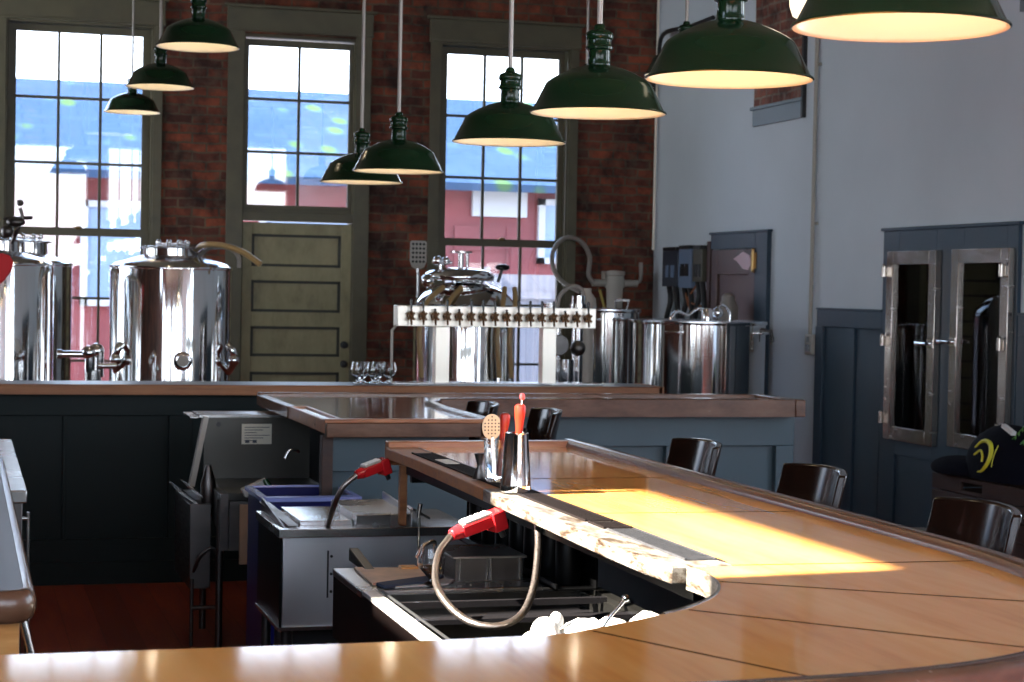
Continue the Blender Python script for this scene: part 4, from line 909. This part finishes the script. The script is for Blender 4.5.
# ------------------------------------------------------------------ tap tower
t = thing('tap_tower', 'long steel beer tower with sixteen taps on two legs on the back counter', 'beer tower', (2.93,10.40,BZ))
TX0, TX1, TY = 2.345, 3.515, 10.38
mb = MB(); mb.box(TX0,TX1,TY,TY+.11,1.396,1.512); mb.build('tap_beam', M['whitesteel'], t, bev=.003)
for x0 in (2.572,3.203): MB().box(x0,x0+.082,TY+.02,TY+.10,BZ+.008,1.396).build('tower_leg', M['whitesteel'], t, bev=.003)
mb = MB(); mb.box(2.31,3.56,TY-.03,TY+.16,BZ+.001,BZ+.010); mb.build('drip_tray', M['steel'], t, bev=.002)
tp0 = None
for k in range(16):
    x = TX0+.068+k*.0695
    if k == 0:
        mb = MB(); mb.lathe([(.019,0),(.019,-.006),(.011,-.010),(.011,-.030),(.014,-.034),(.014,-.048),(.009,-.052)],16,(0,0,0),'y')
        mb.rod((0,-.040,0),(0,-.054,-.050),.008,12,.006); mb.rod((0,-.040,0),(0,-.040,.028),.008,12,.010); mb.ball((0,-.040,0),.014,12)
        mb.obox((.0,-.042,-.002),(1,0,-1),(0,1,0),(1,0,1),.028,.006,.0065); mb.obox((.0,-.042,-.002),(1,0,1),(0,1,0),(-1,0,1),.028,.006,.0065)
        tp0 = mb.build('beer_tap', M['tapbrass'], t)
        mb = MB(); mb.rod((0,-.040,.026),(0,-.036,.085),.005,10,.0085); mb.ball((0,-.036,.087),.0085,10)
        h = mb.build('tap_handle', M['blackgloss'], None); h.parent = tp0
        # geometry was authored round the origin: compensate for the root location
        tp0.data.transform(Matrix.Translation(t.location)); tp0.location = (x-t.location.x, TY-t.location.y, 1.455-t.location.z)
    else:
        q = tp0.copy(); COL.objects.link(q); q.parent = t; q.location = (x-t.location.x, TY-t.location.y, 1.455-t.location.z)
        for c in list(tp0.children):
            d2 = c.copy(); COL.objects.link(d2); d2.parent = q
            if k in (2,4,8,13,14): d2.scale = (.9,.9,.45)
mb = MB(); mb.rod((2.325,TY+.05,BZ),(2.325,TY+.05,1.375),.008,10); mb.rod((2.325,TY+.05,1.37),(2.35,TY+.05,1.40),.007,10); mb.build('side_pipe', M['whitep'], t)
mb = MB(); mb.box(3.22,3.27,TY+.02,TY+.08,1.512,1.54); mb.build('top_cap', M['steel'], t)
for k,x in enumerate((2.132,2.222,2.310,2.175,2.265)):
    g = thing('beer_glass', ['clear stemmed beer glass leftmost in front row at the tower foot','clear stemmed beer glass middle of the front row at the tower foot','clear stemmed beer glass in the front row right against the tower pipe','clear stemmed beer glass in the back row away from the tower','clear stemmed beer glass in the back row next to the tower'][k], 'glass', (x,10.42 if k<3 else 10.50,BZ+.001), 'clear beer glasses beside the tap tower')
    tulip(g, (x,10.42 if k<3 else 10.50,BZ+.001), 1.13)

# ------------------------------------------------------------------ tanks
def tank(name, label, cx, cy, r, ztop, zdome, port_r, port_h, bottom=.35, lid=True, cat='brewing tank', dx=0):
    t = thing(name, label, cat, (cx,cy,0), 'steel brewing tanks')
    c = (cx,cy,0)
    MB().lathe([(r*.55,bottom-.12),(r-.02,bottom),(r,bottom+.03),(r,ztop-.03),(r-.004,ztop-.012),(r-.02,ztop-.002)],72,c,'z',True).build('tank_body', M['mirror'], t, ang=30)
    MB().lathe([(r-.02,ztop-.002),(r*.92,ztop+.008),(port_r+.01,zdome),(port_r,zdome)],72,c,'z',True).build('sloped_top', M['domesteel'], t, ang=30)
    MB().lathe([(r+.002,ztop-.035),(r+.006,ztop-.03),(r+.006,ztop-.018),(r+.002,ztop-.012)],72,c,'z',True).build('weld_band', M['chrome'], t)
    MB().lathe([(r*.5,bottom-.13),(r*.55,bottom-.12)],24,c).build('drain_cone', M['mirror'], t)
    if port_r:
        mb = MB(); pc = (cx+dx,cy,0)
        mb.lathe([(port_r,zdome-.03),(port_r,zdome+port_h)],48,pc,'z',True); mb.build('manway_collar', M['mirror'], t)
        mb = MB(); mb.lathe([(port_r+.03,zdome+port_h),(port_r+.032,zdome+port_h+.006),(port_r+.028,zdome+port_h+.012),(port_r*.7,zdome+port_h+.022),(.001,zdome+port_h+.026)],48,pc,close=True); mb.build('manway_lid', M['domesteel'], t, ang=40)
        mb = MB(); z = zdome+port_h+.035
        mb.rod((cx+dx-.09,cy-.03,z),(cx+dx+.09,cy-.03,z),.010,10)
        for q in (-.09,-.02,.05,.10): mb.ball((cx+dx+q,cy-.04,z+.008),.020,12); mb.rod((cx+dx+q,cy-.04,z-.03),(cx+dx+q,cy-.04,z+.02),.006)
        mb.build('lid_clamp', M['chrome'], t)
    for a in (.3,1.3,2.4,3.6,4.7,5.6):
        MB().cyl((cx+(r-.08)*math.cos(a),cy+(r-.08)*math.sin(a),0),.025,bottom+.02,12).build('leg', M['steel'], t)
    return t
t2 = tank('fermenting_tank', 'polished steel tank with round front port standing before the first window and door', 1.362, 13.0, .405, 1.735, 1.795, .185, .045)
mb = MB(); mb.lathe([(.055,0),(.062,-.01),(.062,-.045),(.055,-.05),(.04,-.052),(.04,-.045)],32,(1.40,12.60,1.10),'y'); mb.build('front_port', M['chrome'], t2)
mb = MB(); mb.lathe([(.038,0),(.036,-.012),(.001,-.014)],24,(1.40,12.552,1.10),'y'); mb.build('port_cap', M['whitep'], t2)
for x,s in ((1.00,-1),(1.74,1)):
    mb = MB(); mb.tube(smoothpath([(x,12.86,1.02),(x+s*.02,12.78,1.08),(x+s*.01,12.74,1.16),(x-s*.02,12.76,1.2)],5),.028,12); mb.ball((x+s*.02,12.74,1.1),.04,12); mb.build('corner_valve', M['chrome'], t2)
mb = MB(); mb.tube(smoothpath([(1.52,12.95,1.83),(1.56,12.8,1.87),(1.68,12.7,1.865),(1.80,12.62,1.82),(1.90,12.55,1.745)],8),.020,12); mb.build('amber_hose', M['tanhose'], t2, 'amber hose')
mb = MB(); mb.tube(smoothpath([(1.54,12.9,1.80),(1.60,12.8,1.85),(1.70,12.7,1.85),(1.765,12.66,1.80),(1.775,12.66,1.72)],8),.014,12); mb.build('grey_hose', M['greyhose'], t2, 'grey hose')
t1 = tank('fermenting_tank', 'steel tank cut by the picture edge with a red cloth over its shoulder', .165, 12.6, .405, 1.735, 1.80, .16, .055, dx=.06)
t1b = tank('fermenting_tank', 'steel tank standing behind the one with the red cloth, its lid higher', .335, 13.65, .41, 1.745, 1.81, .15, .06, dx=.09)
mb = MB(); mb.tube(smoothpath([(.30,12.25,1.84),(.33,12.2,1.92),(.36,12.2,1.99),(.345,12.2,2.06)],6),.012,10); mb.ball((.345,12.2,2.09),.022,12); mb.ball((.32,12.2,1.97),.045,14,(1.3,1,.7)); mb.ball((.27,12.2,1.91),.04,14); mb.rod((.25,12.25,1.99),(.42,12.2,2.0),.012,10); mb.build('top_valve', M['steel_dark'], t1)
mb = MB(); P=[(.24,12.16,1.775),(.285,12.15,1.76),(.310,12.15,1.72),(.292,12.15,1.66),(.25,12.15,1.60),(.20,12.15,1.56),(.12,12.16,1.58),(.10,12.17,1.76)]
bmx = MB(); n=len(P); f=[bmx.bm.verts.new((x,y-.02-.02*math.sin(i*1.3),z)) for i,(x,y,z) in enumerate(P)]; bk=[bmx.bm.verts.new((x,y+.03,z)) for x,y,z in P]
bmx.bm.faces.new(f); bmx.bm.faces.new(bk[::-1])
for i in range(n): bmx.bm.faces.new((f[i],bk[i],bk[(i+1)%n],f[(i+1)%n]))
tag(bmx.build('red_cloth', M['red'], bev=.012), 'bright red cloth hanging over the shoulder of the edge-cut tank', 'cloth'); mb.bm.free()
# transfer pump between tanks
t = thing('transfer_valve', 'chrome pump valve between the two fermenting tanks, just above the counter', 'valve', (.70,12.0,1.1))
mb = MB(); mb.rod((.60,12.0,1.16),(.74,12.0,1.16),.022,14); mb.ball((.76,12.0,1.17),.045,16); mb.ball((.81,12.05,1.18),.05,16); mb.cyl((.77,12.0,1.05),.032,.12,16); mb.cyl((.83,12.03,1.02),.026,.16,16); mb.build('valve_body', M['chrome'], t)
mb = MB(); mb.rod((.57,12.0,1.16),(.60,12.0,1.16),.03,14); mb.rod((.82,12.0,1.09),(.93,12.0,1.09),.018,12); mb.build('pipe_ends', M['steel'], t)
mb = MB(); mb.cyl((.79,12.02,.0),.05,1.06,16); mb.build('stand', M['steel'], t)
# tank behind tower
t3 = tank('conditioning_tank', 'domed steel tank directly behind the row of beer taps', 3.42, 13.0, .36, 1.50, 1.60, .12, .02)
mb = MB(); mb.lathe([(.36,1.50),(.345,1.53),(.30,1.58),(.22,1.625),(.14,1.65),(.10,1.655)],64,(3.42,13.0,0),'z',True); mb.build('dome', M['mirror'], t3, ang=60)
mb = MB(); mb.lathe([(.24,1.665),(.25,1.68),(.25,1.70),(.22,1.735),(.12,1.755),(.001,1.76)],48,(3.36,12.95,0)); mb.build('domed_hatch', M['chrome'], t3, ang=60)
mb = MB(); mb.rod((3.36,12.9,1.76),(3.36,12.9,1.86),.022,14); mb.cyl((3.36,12.9,1.86),.08,.012,24); mb.rod((3.40,12.88,1.76),(3.40,12.88,1.86),.012); mb.build('top_vent', M['steel'], t3)
mb = MB(); mb.ball((3.18,12.85,1.80),.035,12); mb.ball((3.24,12.85,1.80),.03,12); mb.rod((3.2,12.85,1.68),(3.2,12.85,1.8),.014); mb.rod((3.14,12.85,1.79),(3.28,12.85,1.79),.012); mb.ball((3.10,12.8,1.66),.05,12); mb.build('hatch_clamp', M['chrome'], t3)
mb = MB(); mb.rod((3.62,12.85,1.66),(3.65,12.85,1.76),.012); mb.ball((3.65,12.85,1.765),.045,16,(1.2,1,.55)); mb.build('black_knob', M['blackgloss'], t3)
mb = MB()
for dxx in (0,.16,.55,.64): mb.tube(smoothpath([(3.02+dxx,12.6,1.0),(3.0+dxx,12.6,1.3),(3.05+dxx,12.65,1.5),(3.2+dxx*.8,12.75,1.62)],6),.018,10)
mb.build('amber_hoses', M['tanhose'], t3, 'amber hoses')
# filler head right behind the tower end
t = thing('sight_glass_manifold', 'steel pipe manifold with round gauge behind the last taps of the tower', 'pipe manifold', (3.62,11.4,0))
mb = MB(); mb.cyl((3.74,11.4,1.0),.035,.56,20); mb.cyl((3.74,11.4,1.50),.055,.03,24); mb.cyl((3.74,11.4,1.53),.045,.05,24); mb.rod((3.60,11.38,1.05),(3.60,11.38,1.45),.02,12); mb.cyl((3.66,11.4,.0),.06,1.18,20); mb.build('vertical_pipe', M['chrome'], t)
mb = MB(); mb.lathe([(.06,0),(.065,-.015),(.06,-.03),(.001,-.032)],28,(3.60,11.36,1.27),'y'); mb.ball((3.73,11.36,1.25),.05,14); mb.build('round_gauge', M['steel_dark'], t)
mb = MB(); mb.tube(smoothpath([(3.60,11.4,1.50),(3.62,11.4,1.58),(3.69,11.4,1.64),(3.76,11.4,1.62),(3.78,11.4,1.55)],8),.013,10); mb.build('grey_hose', M['greyhose'], t)
# kettles
def kettle(label, cx, cy, r, ztop, lidh):
    t = thing('brew_kettle', label, 'brew kettle', (cx,cy,0), 'steel brew kettles')
    MB().lathe([(r*.9,.45),(r,.47),(r,ztop-.02),(r+.010,ztop-.015),(r+.012,ztop-.004),(r+.004,ztop)],72,(cx,cy,0),'z',True).build('kettle_body', M['mirror'], t, ang=30)
    MB().lathe([(r+.012,ztop-.004),(r+.012,ztop+.006),(r*.9,ztop+.012),(r*.5,ztop+lidh),(.001,ztop+lidh+.004)],72,(cx,cy,0)).build('kettle_lid', M['domesteel'], t, ang=30)
    for s in (-1,1):
        mb = MB(); a = -PI/2+s*.75; p = Vector((cx+r*math.cos(a),cy+r*math.sin(a),ztop-.07)); o = Vector((math.cos(a),math.sin(a),0)); q = Vector((-o.y,o.x,0))
        mb.tube(smoothpath([p+q*.05,p+q*.05+o*.04,p-q*.05+o*.04,p-q*.05],5),.009,10); mb.build('side_handle', M['chrome'], t)
    for a in (.5,2.1,3.7,5.3): MB().cyl((cx+r*.7*math.cos(a),cy+r*.7*math.sin(a),0),.03,.47,12).build('leg', M['steel'], t)
    return t
k4 = kettle('narrower steel kettle between the tower end and the wide kettle', 4.585, 13.3, .243, 1.474, .012)
mb = MB(); mb.tube(smoothpath([(4.59,13.12,1.485),(4.59,13.10,1.545),(4.68,13.10,1.545),(4.68,13.12,1.485)],5),.008,10); mb.box(4.585,4.685,13.08,13.12,1.54,1.556); mb.build('lid_handle', M['steel'], k4)
mb = MB(); mb.cyl((4.08,12.25,0),.05,1.505,16); mb.lathe([(.001,1.50),(.065,1.50),(.06,1.56),(.03,1.60),(.03,1.63),(.001,1.63)],20,(4.08,12.25,0)); tag(mb.build('white_jug', M['whitep']), 'off-white plastic jug top beside the narrow kettle lid', 'jug')
k5 = kettle('widest steel kettle in the corner in front of the brown cupboard', 5.02, 12.55, .468, 1.411, .010)
mb = MB(); mb.lathe([(.001,1.428),(.04,1.428),(.04,1.50),(.03,1.515),(.001,1.52)],20,(5.04,12.45,-.01)); mb.ball((5.14,12.5,1.475),.04,14); mb.tube(smoothpath([(4.78,12.5,1.42),(4.83,12.5,1.48),(4.91,12.5,1.455),(4.98,12.5,1.50),(5.04,12.5,1.49)],6),.013,10); mb.tube(smoothpath([(5.10,12.5,1.48),(5.17,12.5,1.53),(5.23,12.5,1.48),(5.23,12.5,1.42)],6),.010,10)
mb.build('lid_fittings', M['chrome'], k5)
mb = MB(); mb.lathe([(.001,1.425),(.075,1.425),(.075,1.52),(.05,1.57),(.05,1.60),(.025,1.625),(.001,1.63)],20,(5.53,13.25,-.01)); mb.cyl((5.53,13.25,0),.05,1.42,16); tag(mb.build('ribbed_flask', M['greyhose']), 'grey flask standing behind the widest kettle before the brown cupboard', 'flask')
mb = MB(); mb.rod((5.33,12.25,1.35),(5.44,12.24,1.35),.014,12); mb.rod((5.435,12.24,1.36),(5.45,12.24,1.28),.011,12,.009); mb.ball((5.38,12.24,1.355),.022,12); mb.build('brass_valve', M['steel_dark'], k5)
# water filter
t = thing('water_filter', 'off-white canister water filter with grey hose on the brick wall near the corner', 'water filter', (5.28,15.1,1.5))
mb = MB(); mb.lathe([(.001,1.28),(.055,1.29),(.062,1.32),(.070,1.60),(.072,1.64),(.001,1.64)],28,(5.30,15.18,0)); mb.build('filter_canister', M['whitep'], t)
mb = MB(); mb.lathe([(.085,1.64),(.085,1.70),(.075,1.74),(.085,1.75),(.085,1.78),(.001,1.79)],28,(5.30,15.18,0)); mb.rod((5.10,15.18,1.68),(5.50,15.18,1.68),.03,14); mb.box(5.22,5.38,15.22,15.298,1.66,1.78); mb.build('filter_head', M['whitep'], t)
mb = MB(); mb.tube(smoothpath([(5.10,15.16,1.68),(5.06,15.16,1.75),(5.06,15.15,1.90),(4.98,15.14,2.02),(4.84,15.12,2.05),(4.73,15.1,1.95),(4.71,15.05,1.80),(4.78,15.0,1.68),(4.9,14.9,1.6)],8),.019,12); mb.build('filter_hose', M['greyhose'], t); mb = MB(); mb.tube(smoothpath([(5.48,15.18,1.68),(5.53,15.18,1.72),(5.53,15.18,1.86)],6),.017,10); mb.build('outlet_hose', M['greyhose'], t)
mb = MB(); mb.tube(smoothpath([(5.14,15.1,1.62),(5.17,15.08,1.5),(5.2,15.05,1.38)],5),.012,10); mb.build('yellow_tube', M['yellow_dull'], t, 'dull yellow tube')
# control boxes
def cbox(y0,y1,z0,z1,m,label,extra):
    t = thing('control_box', label, 'control box', (XR-.06,(y0+y1)/2,z0), 'control boxes by the brick corner')
    MB().box(XR-.06,XR-.005,y0,y1,z0,z1).build('box_housing', M[m], t, bev=.006)
    mb = MB()
    for yy in (y0+(y1-y0)*.3,y0+(y1-y0)*.65): mb.box(XR-.068,XR-.06,yy-.03,yy+.03,z1-.22,z1-.12)
    if extra: mb.box(XR-.066,XR-.06,y0+.05,y1-.05,z0+.10,z0+.17)
    mb.build('switches', M['black'] if m!='darkbox' else M['bluebox'], t)
    mb = MB(); mb.box(XR-.07,XR-.01,y0+.03,y1-.03,z1,z1+.03); mb.build('top_vent', M['black'], t)
    for j,yy in enumerate((y0+(y1-y0)*.25,y0+(y1-y0)*.7)):
        mb = MB(); mb.tube(smoothpath([(XR-.035,yy,z0),(XR-.04,yy-.05,z0-.12),(XR-.05,yy-.09+.1*j,z0-.28),(XR-.06,yy+.02,z0-.5)],6),.022,10); mb.build('hanging_cable', M['black'], t)
cbox(14.58,14.93,1.66,1.955,'darkbox','dark grey control box next to the brick corner, with hanging cables',False)
cbox(14.28,14.56,1.65,1.965,'bluebox','light blue control box in the middle of the wall boxes',True)
cbox(14.04,14.25,1.70,1.96,'olivebox','olive control box beside the brown cupboard',False)
mb = MB(); mb.box(XR-.03,XR-.003,13.955,14.02,1.45,2.02); tag(mb.build('wall_batten', M['brownpanel']), 'short brown upright batten between control boxes and brown cupboard', 'batten')
mb = MB(); mb.tube(smoothpath([(5.66,14.2,1.69),(5.64,14.35,1.55),(5.66,14.1,1.50),(5.66,14.4,1.42)],6),.008,8); mb.tube(smoothpath([(5.66,14.48,1.64),(5.63,14.3,1.5),(5.66,14.2,1.38)],6),.008,8); tag(mb.build('thin_wires', M['redwood']), 'loose thin brownish wires below the control boxes', 'wires')
# perforated mash paddle
t = thing('mash_paddle', 'perforated steel mash paddle standing upright by the window behind the taps', 'paddle', (3.195,13.5,1.0))
mb = MB(); mb.prism([(0,0)],0,0) if False else None
pl = [(-.045,1.76),(-.062,1.80),(-.062,1.94),(-.05,1.952),(.05,1.952),(.062,1.94),(.062,1.80),(.045,1.76),(.015,1.745),(-.015,1.745)]
f = [mb.bm.verts.new((3.195+x,13.497,z)) for x,z in pl]; b2 = [mb.bm.verts.new((3.195+x,13.503,z)) for x,z in pl]; n=len(pl)
mb.bm.faces.new(f); mb.bm.faces.new(b2[::-1])
for i in range(n): mb.bm.faces.new((f[i],b2[i],b2[(i+1)%n],f[(i+1)%n]))
mb.mi = 1
for i in range(4):
    for j in range(5): mb.lathe([(.0095,0),(.0095,-.003)],10,(3.195-.04+i*.0267,13.497,1.80+j*.032),'y')
mb.build('paddle_blade', [M['whitep'],M['black']], t, smooth=False)
MB().rod((3.195,13.5,.0),(3.195,13.5,1.75),.012,12).build('paddle_handle', M['steel'], t)

# ------------------------------------------------------------------ right side: crate, cap, plant
t = thing('wooden_crate', 'dark wooden crate with a hand slot standing against the wainscot', 'crate', (5.25,8.9,0))
mb = MB(); xa,xb,ya,yb = 5.12,5.60,8.35,9.33
for k in range(4): 
    z0 = .30+k*.092
    if k == 3: mb.box(xa,xa+.018,ya,8.80,z0,z0+.085); mb.box(xa,xa+.018,9.02,yb,z0,z0+.085); mb.box(xa,xa+.018,8.80,9.02,z0+.062,z0+.085); mb.box(xa,xa+.018,8.80,9.02,z0,z0+.018)
    else: mb.box(xa,xa+.018,ya,yb,z0,z0+.085)
    mb.box(xb-.018,xb,ya,yb,z0,z0+.085); mb.box(xa+.018,xb-.018,ya,ya+.018,z0,z0+.085); mb.box(xa+.018,xb-.018,yb-.018,yb,z0,z0+.085)
mb.box(xa+.018,xb-.018,ya,yb,.30,.315); mb.build('crate_boards', M['cratewood'], t, bev=.003)
mb = MB(); 
for x in (xa+.03,xb-.06):
    for y in (ya+.02,yb-.05): mb.box(x,x+.03,y,y+.03,0,.66)
mb.build('corner_battens', M['cratewood'], t)
t = thing('navy_cap', 'dark navy cap with yellow crest lying on the wooden crate', 'cap', (5.2,8.8,.68))
mb = MB(); mb.ball((5.27,8.78,.72),.30,32,(.62,1.12,.80)); 
for v in mb.bm.verts: v.co.z = max(v.co.z, .672)
o = mb.build('cap_crown', M['navy'], t)
mb = MB(); mb.ball((5.17,9.1,.70),.20,24,(.7,1.15,.35)); 
for v in mb.bm.verts: v.co.z = max(v.co.z, .672)
mb.build('cap_brim', M['navy'], t)
def onellip(y,z):
    q = 1-((y-8.78)/.336)**2-((z-.72)/.24)**2
    return 5.27-.186*math.sqrt(max(.02,q))-.004
mb = MB()
arc = [(8.86,.835),(8.82,.868),(8.77,.875),(8.72,.858),(8.69,.815),(8.70,.765),(8.74,.725),(8.78,.715)]
P = smoothpath([(onellip(y,z),y,z) for y,z in arc],5); mb.tube(P,.008,8,radii=[.004+.009*math.sin(PI*i/(len(P)-1)) for i in range(len(P))])
arc = [(8.84,.80),(8.79,.825),(8.755,.80),(8.75,.77)]; P = smoothpath([(onellip(y,z),y,z) for y,z in arc],5); mb.tube(P,.006,8)
P = smoothpath([(onellip(8.665,z),8.665,z) for z in (.86,.82,.78,.75)],4); mb.tube(P,.003,6)
mb.build('yellow_crest', M['yellow'], t)
mb = MB()
for k in range(3): mb.obox((5.20-.01*k,8.72-.05*k,.952-.01*k),(0,1,.3),(1,0,0),(0,-.3,1),.02,.012,.01)
tag(mb.build('white_scrap', M['white']), 'small white scrap on top of the navy cap', 'scrap')
t = thing('potted_fern', 'green fern leaning in from the picture edge above the navy cap', 'fern', (5.3,8.25,.66))
mb = MB(); mb.lathe([(.001,.672),(.07,.672),(.09,.80),(.095,.82),(.08,.82),(.001,.80)],24,(5.36,8.42,0)); mb.build('pot', M['cratewood'], t)
mb = MB(); rnd = random.Random(3)
for k in range(26):
    a = rnd.uniform(0,2*PI); l = rnd.uniform(.16,.32); h = rnd.uniform(.05,.22)
    P = smoothpath([(5.36,8.42,.80),(5.36+.5*l*math.cos(a),8.42+.5*l*math.sin(a),.82+h),(5.36+l*math.cos(a),8.42+l*math.sin(a),.80+h*.55)],8)
    mb.tube(P,.0016,5)
    for i in range(3,len(P)-1):
        d = (P[i+1]-P[i]).normalized(); s = d.cross(Vector((0,0,1))).normalized(); w = .05*(1-i/len(P))+.012
        for sg in (-1,1):
            q = P[i]+s*sg*w+Vector((0,0,-.01)); mb._mk([P[i]-d*.006,P[i]+d*.008,q+d*.012,q+d*.002],[(0,1,2,3)])
mb.build('fronds', M['fern'], t)
mb = MB(); mb.box(5.20,5.55,9.62,10.2,.02,.22); mb.box(5.19,5.56,9.60,10.22,.20,.235); tag(mb.build('low_pale_box', M['whitep'], bev=.004), 'low pale lidded box on the floor below the glazed cupboard', 'box')

# ------------------------------------------------------------------ light, world, camera
w = bpy.data.worlds.new('World'); scn.world = w; w.use_nodes = True; nt = w.node_tree; N, L = nt.nodes, nt.links
bg = N['Background']; tc = N.new('ShaderNodeTexCoord'); sp = N.new('ShaderNodeSeparateXYZ'); cr = N.new('ShaderNodeValToRGB')
L.new(tc.outputs['Generated'], sp.inputs['Vector']); L.new(sp.outputs['Z'], cr.inputs['Fac'])
e = cr.color_ramp.elements; e[0].position = 0; e[0].color = (.86,.93,1,1); e[1].position = .5; e[1].color = (.48,.68,1,1)
L.new(cr.outputs['Color'], bg.inputs['Color']); bg.inputs['Strength'].default_value = SKY
s = bpy.data.lights.new('sun','SUN'); s.energy = SUN; s.color = (1,.93,.82); s.angle = .012
so = bpy.data.objects.new('sun', s); COL.objects.link(so)
dv = Vector((1,.10,-.70)).normalized(); so.rotation_euler = dv.to_track_quat('-Z','Y').to_euler()
def portal(x0,x1,y0,y1,z0,z1,d):
    l = bpy.data.lights.new('window_portal','AREA'); l.shape = 'RECTANGLE'; c = Vector(((x0+x1)/2,(y0+y1)/2,(z0+z1)/2))
    d = Vector(d); o = bpy.data.objects.new('window_portal', l); o.location = c; o.rotation_euler = d.to_track_quat('-Z','Z').to_euler() if False else d.to_track_quat('-Z','Y').to_euler()
    w_ = max(x1-x0,y1-y0); l.size = w_; l.size_y = z1-z0
    l.cycles.is_portal = True; COL.objects.link(o)
for q in (W1,W2,W3): portal(q[0],q[1],YB+.31,YB+.31,.5 if q is not W2 else 2.2,q[3],(0,-1,0))
for a,b,c_,d_ in ((-2.2,-.3,1.2,3.9),(.75,2.05,1.2,3.9),(2.4,3.5,1.2,3.9),(4.1,5.5,1.2,4.0)): portal(a,b,YF-.26,YF-.26,c_,d_,(0,1,0))
portal(XL-.26,XL-.26,2.98,4.63,3.33,4.32,(1,0,0)); portal(XL-.26,XL-.26,12.2,14.9,1.1,3.75,(1,0,0)); portal(XL-.26,XL-.26,-2.2,-.4,1.0,3.9,(1,0,0)); portal(XL-.26,XL-.26,.0,1.7,1.0,3.9,(1,0,0))  # sky portals for the unseen openings added in the left wall
for a,b in ((3.2,4.6),(5.4,6.8)): portal(XR+.26,XR+.26,a,b,1.0,3.3,(-1,0,0))

F = 1900.0; yaw, pitch, roll = [math.radians(v) for v in (16.187,-1.591,1.125)]
cy_,sy_ = math.cos(yaw),math.sin(yaw); cp,sp_ = math.cos(pitch),math.sin(pitch); cr_,sr = math.cos(roll),math.sin(roll)
fwd = Vector((sy_*cp,cy_*cp,sp_)); rt = Vector((cy_,-sy_,0)); up = rt.cross(fwd)
r2 = rt*cr_+up*sr; u2 = -rt*sr+up*cr_
cam = bpy.data.cameras.new('camera'); co = bpy.data.objects.new('camera', cam); COL.objects.link(co)
mm = Matrix((r2,u2,-fwd)).transposed().to_4x4(); mm.translation = Vector((0,0,1.62)); co.matrix_world = mm
cam.sensor_width = 36; cam.lens = F/1024*36; cam.clip_start = .05; cam.clip_end = 200
cam.dof.use_dof = True; cam.dof.focus_distance = 5.2; cam.dof.aperture_fstop = 10
scn.camera = co
scn.view_settings.view_transform = 'Standard'; scn.view_settings.look = 'None'; scn.view_settings.gamma = 1; scn.view_settings.exposure = EXPO; scn.view_settings.use_curve_mapping = False
cyc = scn.cycles; cyc.use_denoising = True; cyc.max_bounces = 8; cyc.diffuse_bounces = 4; cyc.glossy_bounces = 5; cyc.transmission_bounces = 8; cyc.transparent_max_bounces = 10
cyc.sample_clamp_indirect = 6; cyc.caustics_reflective = False; cyc.caustics_refractive = False; cyc.blur_glossy = .3
